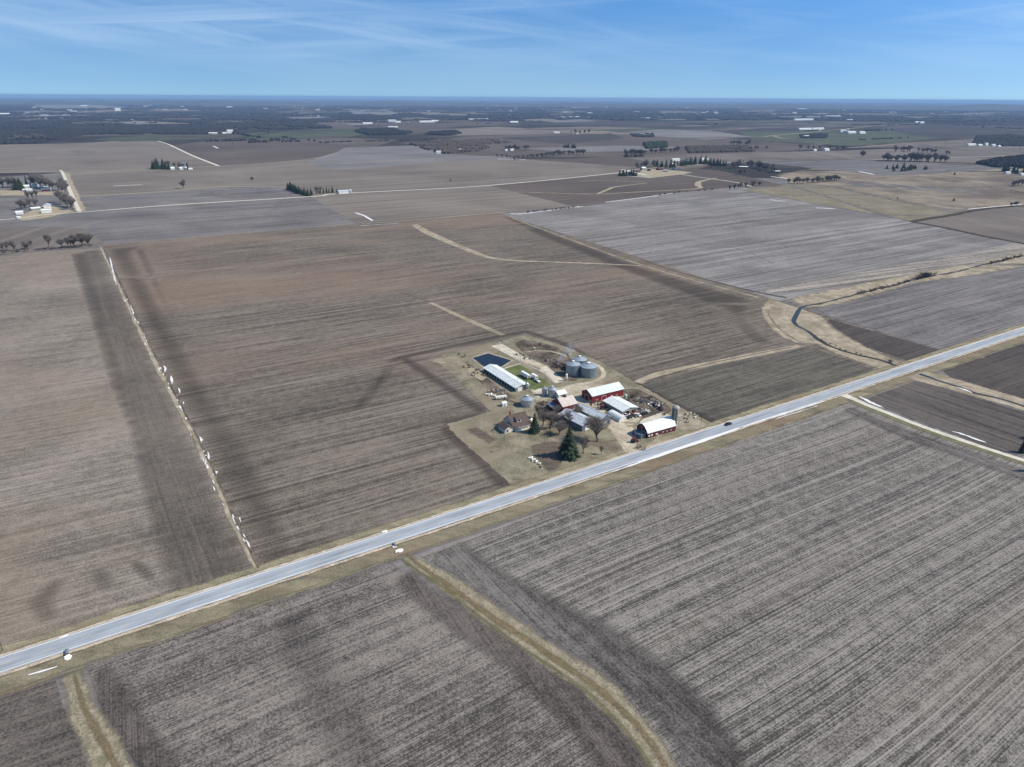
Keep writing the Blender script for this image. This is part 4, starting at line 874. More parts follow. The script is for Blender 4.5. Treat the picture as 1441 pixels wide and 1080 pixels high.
# creek brush
row('shrub', [(1205, 415), (1240, 407), (1275, 398), (1310, 389)], 16, 4.5, 'dark brush on the upstream creek bank', 'brush on the upstream creek bank', 1.6, 1.3, seed=49)
row('shrub', [(1290, 393), (1312, 389)], 7, 8, 'thick dark bush beside the upstream creek', 'thick bushes beside the upstream creek', 1.2, 1.3, seed=50)
row('shrub', [(1390, 373), (1441, 361)], 9, 5, 'bush where the creek leaves the right edge', 'bushes at the creek near the right edge', 1.2, 1.3, seed=51)
row('shrub', [(1150, 478), (1186, 493), (1230, 505)], 9, 3, 'low brush on the bank below the bend', 'brush below the creek bend', 1.4, 1.2, seed=52)
tree('shrub', 1253, 511, 3.4, 'bush on the creek bank just above the bridge', wide=1.4)

# ---- buildings
RED = siding('red_metal_siding', (116, 34, 40), .9, .2, .6)
REDOLD = siding('old_red_boards', (88, 30, 34), .5, .3, .8)
WHITE = siding('white_metal_siding', (222, 224, 224), .9, .15, .5)
SLATE = siding('slate_metal_siding', (98, 108, 122), .9, .2, .5)
GREYW = siding('weathered_siding', (128, 132, 130), .6, .3, .8)
RWHITE = siding('white_metal_roof', (214, 220, 220), .9, .2, .4, var=.16)
RMINT = siding('pale_green_metal_roof', (202, 210, 208), .9, .2, .4, var=.14)
RBLUE = siding('weathered_sky_tint_roof', (188, 196, 206), .9, .3, .4, var=.2)  # blue tint paints the sky's reflection into weathered metal
RPINK = siding('faded_shingle_roof', (192, 182, 178), .35, .2, .8)
RBROWN = siding('brown_shingle_roof', (88, 75, 73), .35, .3, .9)
RDARK = siding('dark_metal_roof', (84, 96, 112), .9, .2, .5)
STEEL = siding('galvanised_steel', (186, 196, 204), .8, .3, .42, axis='Z', metal=.55)
STEELD = siding('dark_galvanised_steel', (136, 152, 166), .8, .35, .45, axis='Z', metal=.6)  # darker, bluer wall colour of the big bins
TRIM = mat('white_trim', (226, 226, 222), .6, var=.05); DARKT = mat('opening_shade', (26, 26, 30), .8, var=.2)  # near-black colour stands for the shade inside openings
GLASS = mat('window_glass', (34, 40, 50), .1, spec=.8, var=.1); SIDE = siding('cream_house_siding', (206, 200, 190), .3, .2, .7)
CONC = mat('silo_concrete', (104, 102, 94), .9, var=.22, scale=.8, stretch=(1, 1, 3)); BRICK = mat('chimney_brick', (120, 72, 60), .9)
TYRE = mat('tyre_rubber', (28, 28, 30), .85); METAL = mat('bare_metal', (150, 152, 156), .4, .5)
def gable(name, label, cat, c, ang, L, W, H, RH, wm_, rm, over=.4, prof=None, sides=('l', 'r', 'f', 'b'), z0=0.0, group=None, parts=()):
    """ridge along local x; local -y is the long side turned to the camera"""
    t = empty(name, (c[0], c[1], .05), ang); props(t, label, cat, group)
    pr = prof or [(-W/2, H), (0, H+RH), (W/2, H)]
    wall = MB(); poly_ = [(-W/2, z0)]+pr+[(W/2, z0)]
    wall.prism([(y*.995, z-(.0 if z == z0 else .04)) for y, z in poly_], -L/2, L/2); wall.build('wall', wm_, t)
    rf = MB(); th = .16; top = []; n = len(pr)
    a, b2 = pr[0], pr[1]; k = over/math.hypot(b2[0]-a[0], b2[1]-a[1]); first = (a[0]-(b2[0]-a[0])*k, a[1]-(b2[1]-a[1])*k)
    a, b2 = pr[-1], pr[-2]; k = over/math.hypot(b2[0]-a[0], b2[1]-a[1]); last = (a[0]-(b2[0]-a[0])*k, a[1]-(b2[1]-a[1])*k)
    line = [first]+pr[1:-1]+[last]
    rf.prism(line+[(y, z+th) for y, z in reversed(line)], -L/2-over, L/2+over); r_ = rf.build('roof', rm, t)
    rc = MB(); pk = max(pr, key=lambda q: q[1]); rc.box((0, pk[0], pk[1]+th+.03), (L+2*over+.02, .35, .08)); rc.build('ridge_cap', TRIM if rm in (RWHITE, RMINT) else rm, r_)
    for kind, side, pos, w_, h_, m_ in parts:
        zz = z0+h_/2+(1.0 if kind == 'window' else 0.02)
        d = {'l': (pos, -W/2-.03, zz), 'r': (pos, W/2+.03, zz), 'f': (-L/2-.03, pos, zz), 'b': (L/2+.03, pos, zz)}[side]
        dm = (w_, .08, h_) if side in 'lr' else (.08, w_, h_)
        p = MB().box(d, dm).build(kind, m_, t)
        f = MB(); fo = .05
        off = {'l': (0, -.05), 'r': (0, .05), 'f': (-.05, 0), 'b': (.05, 0)}[side]
        if side in 'lr':
            for s_ in (-1, 1): f.box((d[0]+s_*(w_/2+.07), d[1]+off[1], zz), (.14, .08, h_+.2))
            f.box((d[0], d[1]+off[1], zz+h_/2+.12), (w_+.28, .08, .14))
        else:
            for s_ in (-1, 1): f.box((d[0]+off[0], d[1]+s_*(w_/2+.07), zz), (.08, .14, h_+.2))
            f.box((d[0]+off[0], d[1], zz+h_/2+.12), (.08, w_+.28, .14))
        f.build('frame', TRIM, p)
    return t
A = R_(31); B = R_(121)
def bin_(name, label, c, r, h, rh, m=STEEL, group=None, door=True, rm=None):
    t = empty(name, (c[0], c[1], .05)); props(t, label, 'grain bin', group)
    w_ = MB(); w_.lathe([(r, 0)]+[(r+(.0 if i % 2 else .035), h*i/12) for i in range(1, 13)], 40); w_.build('wall', m, t, False)
    rf = MB().lathe([(r+.12, h-.02), (r*.55, h+rh*.5), (r*.14, h+rh*.93), (r*.14, h+rh), (.02, h+rh+.12)], 28); ro = rf.build('roof', rm or STEEL, t)
    rb = MB()
    for i in range(24):
        a = 6.283*i/24; rb.tube((math.cos(a)*(r+.1), math.sin(a)*(r+.1), h+.02), (math.cos(a)*r*.14, math.sin(a)*r*.14, h+rh*.94+.03), .035, .025, 3)
    rb.build('roof_rib', METAL, ro); MB().lathe([(r*.2, h+rh), (r*.2, h+rh+.16), (.02, h+rh+.3)], 14).build('hatch', TRIM, ro)
    pd = MB().lathe([(r+.35, -.04), (r+.35, .1)], 32); pd.build('foundation', M['concrete'], t)
    if door: MB().box((r*math.cos(-1.3)*1.005, r*math.sin(-1.3)*1.005, 1.1), (.9, .12, 1.9), -1.3+1.571).build('door', METAL, t)
    ld = MB(); a = -2.2
    for s_ in (-.2, .2): ld.box(((r+.18)*math.cos(a)+s_*math.sin(a), (r+.18)*math.sin(a)-s_*math.cos(a), h/2), (.06, .06, h))
    for i in range(int(h/.4)): ld.box(((r+.18)*math.cos(a), (r+.18)*math.sin(a), .3+i*.4), (.04, .4, .04), a)
    ld.build('ladder', METAL, t); return t
def ctr(u, v, off=0.0):
    p = G(u, v); d = Vector((p.x, p.y, 0)).normalized(); return (p.x+d.x*off, p.y+d.y*off)
# long livestock shed: near-black panels on the camera wall paint the shade of its open front
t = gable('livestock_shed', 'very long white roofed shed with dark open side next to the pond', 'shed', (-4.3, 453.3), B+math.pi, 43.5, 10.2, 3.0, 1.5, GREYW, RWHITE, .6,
      parts=[('shade_panel', 'l', -19.0+i*3.45, 2.9, 2.1, DARKT) for i in range(12)]+[('door', 'b', -2, 3, 2.6, WHITE), ('window', 'b', 2.6, 1.2, .9, GLASS)])
gable('barn', 'large red metal barn with pale roof, upper right of the farmyard', 'barn', (58.9, 425.6), A, 25.4, 11.4, 4.8, 2.7, RED, RMINT, .35,
      parts=[('door', 'l', -3.5, 3.4, 3.2, RED), ('door', 'l', 3.0, 1.0, 2.1, TRIM), ('window', 'l', 7, 1.2, .8, GLASS), ('window', 'l', -9, 1.2, .8, GLASS), ('door', 'f', 0, 4.2, 3.6, REDOLD)])
gable('machine_shed', 'low pale roofed machine shed in front of the large red barn', 'shed', (67.6, 405.8), B+math.pi, 18.8, 12.0, 3.4, 1.3, GREYW, RWHITE, .5,
      parts=[('door', 'b', -2.5, 4.2, 2.8, DARKT), ('door', 'b', 2.8, 3.8, 2.8, DARKT), ('window', 'l', -5, 1.3, .8, GLASS)])
gable('white_shed', 'small round-roofed white shed beside the gravel yard', 'shed', (63.7, 391.9), B+math.pi, 11.5, 5.6, 1.7, 1.2, WHITE, RWHITE, .1,
      prof=[(-2.8, 1.3), (-2.5, 2.1), (-1.7, 2.75), (-.6, 3.05), (.6, 3.05), (1.7, 2.75), (2.5, 2.1), (2.8, 1.3)], parts=[('door', 'b', 0, 2.4, 2.0, TRIM), ('window', 'b', 1.9, .5, .5, GLASS)])
t = gable('barn', 'long dark red barn with rounded white roof beside the highway', 'barn', (83.9, 373.6), A-R_(1), 20.8, 9.8, 3.6, 3.6, REDOLD, RWHITE, .35,
      prof=[(-4.9, 3.5), (-3.9, 5.1), (-2.3, 6.5), (0, 7.3), (2.3, 6.5), (3.9, 5.1), (4.9, 3.5)],
      parts=[('window', 'l', -9.2, .8, .9, TRIM), ('window', 'l', -7.2, .8, .9, TRIM), ('window', 'l', -3.6, 1.3, .6, TRIM), ('window', 'l', 1, .8, .6, GLASS), ('window', 'l', 4, .8, .6, GLASS), ('window', 'l', 7, .8, .6, GLASS)]+[('door', 'f', -1.5, 3.2, 2.9, DARKT), ('door', 'f', 2.4, 1.1, 2.1, SLATE), ('hay_door', 'f', 0, 0.1, 0.1, DARKT)])
ln = MB().prism([(-3.6, .0), (-3.6, 2.5), (3.4, 2.5), (3.4, 0)], -14.6, -10.5); ln.build('lean_to', SLATE, t); MB().prism([(-3.9, 2.52), (-3.9, 2.66), (3.7, 2.66), (3.7, 2.52)], -14.9, -10.5).build('lean_to_roof', RDARK, t)
t = gable('barn', 'small red barn with faded roof and dark cupola', 'barn', (33.0, 407.0), A, 10.9, 11.6, 4.0, 3.6, RED, RPINK, .3,
      parts=[('door', 'l', 3.2, 1.6, 2.2, TRIM), ('window', 'f', -2.5, .9, .9, TRIM), ('window', 'f', 2.5, .9, .9, TRIM), ('door', 'f', 0, 2.6, 2.8, DARKT)])
cu = MB().box((0, 0, 8.1), (1.3, 1.3, 1.5)).build('cupola', REDOLD, t); MB().box((0, 0, 9.2), (1.8, 1.8, .75), taper=.05).build('cupola_roof', RDARK, cu); MB().box((-.66, 0, 8.2), (.05, .8, .9)).box((0, -.66, 8.2), (.8, .05, .9)).build('louvre', DARKT, cu)
lt = MB().prism([(-4.5, 0), (-4.5, 2.4), (4.6, 3.6), (4.6, 0)], -10.4, -5.5); lt.build('lean_to', REDOLD, t); MB().prism([(-4.8, 2.42), (-4.8, 2.55), (4.9, 3.8), (4.9, 3.67)], -10.8, -5.5).build('lean_to_roof', RDARK, t)
gable('white_shed', 'small white roofed shed behind the red barn with cupola', 'shed', ctr(788, 561, 3), A, 6.5, 6, 2.8, 1.6, WHITE, RWHITE, .3, parts=[('door', 'l', 0, 2, 2.1, DARKT)])
gable('machine_shed', 'pale blue roofed shed with slate side wall among the bare trees', 'shed', (39.0, 384.2), R_(128)+math.pi, 20.5, 11.2, 3.8, 2.0, SLATE, RBLUE, .35,
      parts=[('door', 'b', -1.5, 3.4, 2.9, WHITE), ('window', 'b', 2.8, 1.0, .8, GLASS), ('window', 'l', 4, 1.2, .8, GLASS), ('window', 'l', -3, 1.2, .8, GLASS), ('end_wall', 'b', 0, .1, .1, WHITE)])
gable('machine_shed', 'slate walled shed with white ridge right behind the pale blue roof', 'shed', (48.9, 389.4), R_(128)+math.pi, 21.0, 7.6, 4.9, 2.3, SLATE, RWHITE, .3,
      parts=[('door', 'r', 2, 3.2, 3.0, WHITE), ('door', 'b', 0, 2.6, 2.8, WHITE)])
# farmhouse
t = gable('farmhouse', 'brown roofed farmhouse with white trimmed porch and a small left wing', 'house', (2.8, 381.0), A, 11.2, 11.2, 3.0, 4.6, SIDE, RBROWN, .5,
      parts=[('window', 'f', -2.6, 1, 1.2, GLASS), ('window', 'f', 2.4, 1, 1.2, GLASS), ('window', 'b', 0, 1, 1.2, GLASS), ('door', 'l', 1.0, 1.0, 2.1, BRICK), ('window', 'l', -3.2, 1.6, 1.2, GLASS), ('window', 'l', 3.6, 1.4, 1.2, GLASS)])
MB().box((-3.2, 2.2, 7.6), (.9, .7, 2.4)).build('chimney', BRICK, t)
d_ = MB().prism([(-4.6, 4.2), (-4.6, 5.9), (-1.8, 6.6), (-1.8, 4.2)], -2.6, .2); dd = d_.build('dormer', SIDE, t); MB().prism([(-4.9, 5.92), (-4.9, 6.08), (-1.2, 6.98), (-1.2, 6.82)], -2.9, .5).build('dormer_roof', RBROWN, dd)
MB().box((-1.2, -4.64, 5.1), (1.9, .08, .9)).build('window', GLASS, dd); MB().box((-1.2, -4.70, 5.66), (2.5, .08, .16)).box((-1.2, -4.70, 4.55), (2.5, .08, .16)).box((-2.3, -4.70, 5.1), (.2, .08, 1.0)).box((-.1, -4.70, 5.1), (.2, .08, 1.0)).build('frame', TRIM, dd)
pr_ = MB().prism([(-8.0, 2.5), (-8.0, 2.66), (-5.5, 3.26), (-5.5, 3.1)], -5.2, 5.6); pr_.build('porch_roof', RBROWN, t); MB().box((.2, -8.0, 2.42), (10.8, .14, .22)).build('fascia', TRIM, t); MB().box((.2, -6.8, .35), (10.6, 2.4, .5)).build('porch_deck', TRIM, t)
for i in range(6): MB().box((-4.9+i*2.04, -7.8, 1.45), (.18, .18, 1.95)).build('porch_post', TRIM, t)
rl = MB(); rl.box((.2, -7.86, 1.35), (10.2, .06, .1)); rl.box((.2, -7.86, .75), (10.2, .06, .08)); rl.build('railing', TRIM, t)
wg = MB().prism([(-2.9, 0), (-2.9, 2.7), (0, 4.6), (2.9, 2.7), (2.9, 0)], -1, 1)
wing = empty('wing', (0, 0, 0)); wing.parent = t; wing.location = (-9.0, -2.6, 0); wing.rotation_euler = (0, 0, R_(-90))
def piece(parent, name, m, mb): return mb.build(name, m, parent)
piece(wing, 'wall', SIDE, MB().prism([(-2.8, 0), (-2.8, 2.7), (0, 4.4), (2.8, 2.7), (2.8, 0)], -3.4, 4.0))
piece(wing, 'roof', RBROWN, MB().prism([(-3.3, 2.44), (0, 4.45), (3.3, 2.44), (3.3, 2.6), (0, 4.62), (-3.3, 2.6)], -3.8, 4.5))
piece(wing, 'window', GLASS, MB().box((4.03, -1.3, 1.5), (.08, 1.0, 1.6))); piece(wing, 'frame', TRIM, MB().box((4.08, -2.0, 1.4), (.1, .3, 2.6)).box((4.08, -.2, 1.4), (.1, .3, 2.6)).box((4.08, 0, 2.75), (.1, 5.6, .16)))
# silo and bins
t = empty('silo', (95.6, 378.6, .05)); props(t, 'tall grey concrete silo behind the dark red barn', 'silo')
sw = MB(); sw.lathe([(2.15, 0)]+[(2.15+(.03 if i % 2 else 0), 13*i/24) for i in range(1, 25)], 32); sw.build('wall', CONC, t)
hb = MB()
for i in range(20): hb.lathe([(2.2, .6+i*.63), (2.23, .63+i*.63), (2.2, .66+i*.63)], 28)
hb.build('hoops', METAL, t); MB().lathe([(2.25, 13), (2.0, 13.6), (1.2, 14.2), (.1, 14.5)], 24).build('dome', mat('silo_dome', (150, 150, 146), .5, var=.2), t); MB().box((-1.1, -2.2, 6.4), (.8, .7, 12.6), .5).build('chute', CONC, t)
bin_('grain_bin', 'largest steel grain bin at the front, round the drive loop', (53.2, 463.0), 6.0, 7.4, 2.2, STEELD)
bin_('grain_bin', 'big steel grain bin behind and left of the largest one', (42.6, 464.5), 4.9, 8.2, 2.0, STEELD)
bin_('grain_bin', 'steel grain bin at the back showing only its white cone roof', (48.0, 474.6), 5.0, 8.2, 2.1, STEELD)
bin_('grain_bin', 'steel grain bin between the farmhouse and the long shed', ctr(742, 574.5, 4.1), 4.1, 4.7, 1.9)
bin_('grain_bin', 'narrow white steel bin left of its wider neighbour', ctr(766, 558, 1.6), 1.6, 5.2, .9)
bin_('grain_bin', 'middle sized steel bin by the small red barn', ctr(777, 560.5, 2.9), 2.9, 5.3, 1.7)
t = empty('feed_bin', (*ctr(741.6, 549), .05)); props(t, 'small hopper feed bin on legs at the end of the long shed', 'feed bin')
MB().lathe([(.35, 1.2), (1.15, 2.4), (1.15, 4.6), (.3, 5.3)], 16).build('hopper', STEEL, t)
for a in range(4): MB().tube((math.cos(a*1.57+.78)*1.1, math.sin(a*1.57+.78)*1.1, 0), (math.cos(a*1.57+.78)*1.1, math.sin(a*1.57+.78)*1.1, 2.6), .06, .06, 5).build('leg', METAL, t)
t = empty('feed_bin', (*ctr(797, 536.5), .05)); props(t, 'slim white feed bin at the end of the concrete bunker', 'feed bin')
MB().lathe([(.3, .8), (.75, 2.0), (.75, 4.9), (.2, 5.5)], 14).build('hopper', TRIM, t)
for a in range(4): MB().tube((math.cos(a*1.57+.78)*.7, math.sin(a*1.57+.78)*.7, 0), (math.cos(a*1.57+.78)*.7, math.sin(a*1.57+.78)*.7, 2.2), .06, .06, 5).build('leg', METAL, t)

# ---- farmyard ground
def yard(px, m, layer, label, **kw): return sheet('farmyard', px, M[m], layer, label=label, **kw)
yard([(622, 500), (648, 494), (740, 472), (765, 479), (800, 490), (846, 510), (905, 545), (955, 573), (1012, 600), (930, 631), (880, 648), (738, 695), (716, 680), (640, 612), (628, 598), (690, 580), (640, 530), (616, 510)], 'yard', 7.5, 'lawn and rough grass around the farmstead', jit=.8)
yard([(616, 510), (640, 503), (662, 512), (690, 545), (712, 565), (700, 576), (688, 578), (640, 530)], 'parcel_low', 8, 'dark worked strip left of the long shed', jit=.7)
yard([(655, 510), (672, 520), (700, 545), (722, 558), (728, 563), (712, 560), (690, 552), (665, 530)], 'mud', 9, 'trampled ground beside the long shed', jit=1)
yard([(656, 515), (670, 520), (684, 533), (676, 536), (662, 527)], 'dry', 9.5, 'heap of dry stalks', jit=1.4)
yard([(706, 519), (733, 514), (775, 542), (752, 553), (742, 545)], 'lawn', 9, 'green lawn beside the long shed', jit=.6)
yard([(744, 546), (762, 551), (800, 542), (820, 538), (850, 540), (872, 552), (885, 575), (905, 590), (893, 600), (893, 622), (905, 632), (880, 640), (868, 622), (850, 600), (838, 575), (812, 572), (800, 560), (780, 556), (770, 566), (752, 566)], 'gravel', 10, 'pale gravel yard between the barns', jit=1.0, soft=1.5)
yard([(752, 566), (790, 562), (788, 578), (830, 590), (820, 606), (800, 598), (770, 596), (752, 585)], 'mud', 9, 'worn ground behind the farmhouse, tree shade painted in', jit=1, soft=2)  # mud colour also carries the tree shade here
yard([(735, 478), (770, 484), (800, 497), (812, 520), (812, 538), (795, 536), (765, 515), (735, 497), (722, 484)], 'mud', 9, 'dark churned ground around the smouldering heap', jit=1.2, soft=2)
yard([(876, 548), (900, 548), (930, 562), (950, 580), (925, 590), (905, 590), (885, 572)], 'mud', 9, 'rough ground behind the machine shed', jit=1.5, soft=2)
yard([(905, 590), (935, 580), (945, 588), (935, 597), (915, 603), (895, 604)], 'concrete', 11, 'pale concrete apron above the dark red barn', jit=.4)
yard([(950, 575), (1000, 598), (985, 606), (955, 606)], 'dry', 9, 'dry grass at the right corner of the farmyard', jit=1, soft=2)
yard([(742, 628), (780, 620), (800, 628), (790, 660), (772, 668), (752, 650)], 'garden', 9, 'bare brown garden plot', jit=.8, soft=3, op=.8)
yard([(652, 606), (672, 600), (702, 620), (688, 626), (676, 620)], 'garden', 9, 'small bare garden bed left of the farmhouse', jit=.8, soft=2.5, op=.7)
ribbon('farm_lane', [(905, 650), (893, 637), (884, 622), (874, 607), (862, 592), (850, 582)], [12, 7, 9, 12, 12, 10], M['gravel'], 12, jit=.8, label='gravel entrance from the highway', soft=1)
ribbon('farm_lane', [(893, 637), (898, 641), (903, 646)], [8, 9, 12], M['concrete'], 12.5, jit=.3, label='apron where the drive meets the road')
ribbon('farm_lane', [(912, 640), (915, 628), (925, 622), (940, 617)], [5, 5, 6, 10], M['gravel'], 12, jit=.5, label='short gravel lane in front of the dark red barn', soft=1)
ribbon('farm_lane', [(800, 545), (820, 541), (843, 535), (850, 525), (842, 515), (825, 508)], [5, 5, 5, 4.5, 4, 3], M['gravel'], 11, jit=.6, label='gravel loop round the big bins', soft=.8)
ribbon('farm_lane', [(735, 497), (755, 494), (775, 495), (795, 501), (800, 508)], [3, 3.6, 3.4, 3, 2], M['dry'], 11, jit=.5, label='pale loop track round the heap', soft=.7)
ribbon('farm_lane', [(694, 556), (720, 566), (745, 572)], [4, 4, 3], M['mud'], 10.5, jit=.6, label='muddy track along the long shed', soft=1)
yard([(691, 487.5), (706, 484), (731, 498.5), (721, 503.5)], 'concrete', 12, 'white concrete pad at the far end of the farmyard', jit=.15)
yard([(721, 503.5), (731, 498.5), (772, 516), (765, 521)], 'gravel', 12, 'pale feeding floor', jit=.3)
yard([(759, 519.5), (769, 515.5), (795, 536.5), (782, 540.5)], 'concrete', 12.5, 'concrete bunker floor', jit=.1)
ribbon('farm_lane', [(721, 503.5), (765, 525), (782, 540)], 1.6, M['concrete'], 13, jit=.1, smooth=False, label='concrete kerb path along the lawn')
ribbon('farm_lane', [(704, 521), (716, 517.5), (733, 512)], 1.3, M['concrete'], 13, jit=.15, label='concrete path between pond and lawn')
ribbon('farm_lane', [(752, 553), (763, 548)], 4, M['concrete'], 13, jit=.2, label='pale slab beside the bins')
yard([(600, 508), (640, 500), (655, 503), (648, 512), (622, 514)], 'dry', 8.4, 'pale grass corner left of the pond', jit=1, soft=2, op=.8)
yard([(770, 596), (832, 612), (880, 628), (870, 642), (838, 632), (790, 618), (758, 610)], 'marsh', 8.6, 'lawn under the bare trees, their shade painted in', jit=1.5, soft=4, op=.6)  # marsh grass colour laid over the lawn as painted tree shade
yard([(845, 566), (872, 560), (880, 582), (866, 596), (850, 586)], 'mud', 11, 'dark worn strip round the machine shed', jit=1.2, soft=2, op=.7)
yard([(930, 590), (965, 580), (1000, 600), (960, 612)], 'gravel', 9.4, 'stony rough ground right of the silo', jit=1.6, soft=4, op=.6)
ribbon('farm_lane', [(770, 604), (745, 597), (722, 588), (708, 582)], 2.4, M['gravel'], 10, jit=.4, label='worn path behind the farmhouse', soft=.7, op=.7)
# pond
sheet('pond_bank', [(662, 504), (687, 495.5), (723, 508), (705, 519.5), (681, 519)], M['dry'], 10, jit=.4, label='trimmed bank of the pond')
sheet('pond', [(665, 504.5), (687, 498), (719.5, 508), (704.5, 517.3), (682, 517.3)], M['water'], 12, jit=.25, label='dark blue rectangular pond')
# ---- fences
def fence(pts, label, h=1.2, gap=3.0, m=None, rails=2):
    g = [G(*p) for p in pts]; t = empty('fence', tuple(g[0])); props(t, label, 'fence'); o0 = g[0]; r_ = MB(); pm = MB()
    for a, c in zip(g, g[1:]):
        n = max(1, int((c-a).length/gap))
        for i in range(n+1): q = a.lerp(c, i/n)-o0; pm.box((q.x, q.y, h/2), (.12, .12, h))
        for k in range(rails):
            z = h*(.45+.45*k); dv = (c-a); mid = (a+c)/2-o0; r_.box((mid.x, mid.y, z), (dv.length, .05, .12), math.atan2(dv.y, dv.x))
    pm.build('post', m or TRIM, t); r_.build('rail', m or TRIM, t)
fence([(764, 522), (782, 540)], 'white rail fence between lawn and bunker')
fence([(731, 499), (768, 515)], 'grey fence along the feeding floor', m=METAL)
fence([(721, 504), (760, 522)], 'pale fence along the lower side of the feeding floor', m=METAL)
# ---- vehicles
def wheels(t, xs, y, r=.34, w_=.24):
    for x in xs:
        for s_ in (-1, 1):
            wh = MB().tube((x, s_*(y-w_), r), (x, s_*y, r), r, r, 14, True).build('wheel', TYRE, t); MB().tube((x, s_*(y), r), (x, s_*(y+.02), r), r*.55, r*.5, 10, True).build('rim', METAL, wh)
def car(name, label, c, ang, rgb, pick=False, group=None, L=4.6):
    t = empty(name, (c[0], c[1], LZ*16), ang); props(t, label, 'pickup' if pick else 'car', group); m = mat('paint_%d_%d_%d' % rgb, rgb, .3, spec=.6, var=.03); k = L/4.6
    MB().prism([], 0, 0) if False else None
    b2 = MB(); pr = [(-2.3*k, .35), (-2.3*k, .85), (-1.9*k, 1.0), (2.2*k, .98), (2.3*k, .6), (2.3*k, .35)] if not pick else [(-2.4*k, .45), (-2.4*k, 1.15), (0, 1.15), (2.1*k, 1.1), (2.4*k, .85), (2.4*k, .45)]
    vs = [(x, -.9, z) for x, z in pr]+[(x, .9, z) for x, z in pr]; n = len(pr)
    b2.add(vs, [(i, (i+1) % n, n+(i+1) % n, n+i) for i in range(n)]+[tuple(range(n-1, -1, -1)), tuple(range(n, 2*n))]); bo = b2.build('body', m, t)
    cb = MB(); q = [(-1.7*k, .98), (-1.2*k, 1.45), (.5*k, 1.45), (1.2*k, .98)] if not pick else [(-.2*k, 1.15), (0, 1.8), (1.0*k, 1.8), (1.5*k, 1.1)]
    cb.add([(x, -.82+(.12 if z > 1.2 else 0), z) for x, z in q]+[(x, .82-(.12 if z > 1.2 else 0), z) for x, z in q], [(0, 1, 5, 4), (1, 2, 6, 5), (2, 3, 7, 6), (3, 2, 1, 0), (4, 5, 6, 7)]); cb.build('window', GLASS, t)
    xs = [p[0] for p in q][1:3]; zt = q[1][1]; MB().box(((xs[0]+xs[1])/2, 0, zt+.03), (xs[1]-xs[0]+.1, 1.42, .05)).build('roof', m, t)
    wheels(t, (-1.4*k, 1.4*k), .93)
    for s_ in (-.65, .65): MB().box((2.31*k if not pick else 2.41*k, s_, .75), (.05, .3, .16)).build('headlight', TRIM, t)
    return t
p = G(1024, 598.5)-rn*0; off = (p-r0).dot(rn); q = p-rn*(off-2.0)
car('car', 'dark car driving on the highway right of the farmstead', (q.x, q.y), math.atan2(rd.y, rd.x), (26, 26, 30))
def trailer(label, u, v, ang, L, W, H, rgb, name='trailer', cat='trailer', round_=True, low=.7):
    p = G(u, v); t = empty(name, (p.x, p.y, .3), ang); props(t, label, cat); m = mat('shell_%d' % rgb[0], rgb, .4, spec=.5, var=.05)
    pr = [(-W/2, low), (-W/2, H*.8), (-W/2+.4, H), (W/2-.4, H), (W/2, H*.8), (W/2, low)] if round_ else [(-W/2, low), (-W/2, H), (W/2, H), (W/2, low)]
    MB().prism(pr, -L/2, L/2).build('body', m, t); wheels(t, (-.5, .5), W/2-.02, .38); MB().box((L/2+.7, 0, .6), (1.5, .15, .12)).build('drawbar', METAL, t)
    MB().box((-L/2-.03, 0, (low+H*.8)/2), (.06, W*.7, (H*.8-low))).build('door', METAL, t)
    wn = MB()
    for i in range(3): wn.box((-L/3+i*L/3.2, -W/2-.02, H*.6), (.8, .05, .5))
    wn.build('window', GLASS, t); return t
trailer('long white trailer parked on the green lawn', 739.5, 531.5, B, 9.5, 2.6, 3.1, (226, 224, 224))
trailer('short white camper next to the long trailer on the lawn', 752, 533.5, B, 5.6, 2.5, 3.0, (228, 230, 230), 'camper', 'camper')
car('pickup_truck', 'white pickup beside the short camper on the lawn', ctr(756, 538), B, (214, 216, 218), True, L=5.4)
trailer('white flat wagon with dark shadowed side left of the steel bin', 705, 562, R_(20), 7.5, 2.3, 1.9, (216, 214, 206), 'hay_wagon', 'wagon', False)
# parked machines behind the machine shed
for i, (u, v, rgb, a, lab, pk) in enumerate([(884, 582, (36, 38, 46), A, 'dark car parked nearest the machine shed', False), (889, 579.5, (40, 44, 84), A, 'dark blue car parked beside the machine shed', False), (896, 578, (44, 42, 60), A, 'dark pickup parked beside the machine shed', True),
        (887, 589, (30, 30, 34), A, 'black car in the lower row of the parking patch', False), (897, 586, (224, 224, 224), B, 'white car in the lower row of the parking patch', False), (907, 584, (30, 28, 30), A, 'black car at the right end of the lower row', False),
        (879, 587, (190, 190, 192), A, 'silver pickup near the small white shed', True), (921, 572, (36, 34, 38), B, 'dark wreck in the rough ground on the right', False), (930, 577, (70, 36, 34), R_(95), 'rusty wreck at the edge of the rough ground', True), (892, 583.5, (120, 70, 66), A, 'faded red pickup in the parking patch', True)]):
    car('pickup_truck' if pk else 'car', lab, ctr(u, v), a+.1*math.sin(i*5), rgb, pk, 'vehicles parked beside the machine shed', L=4.9)
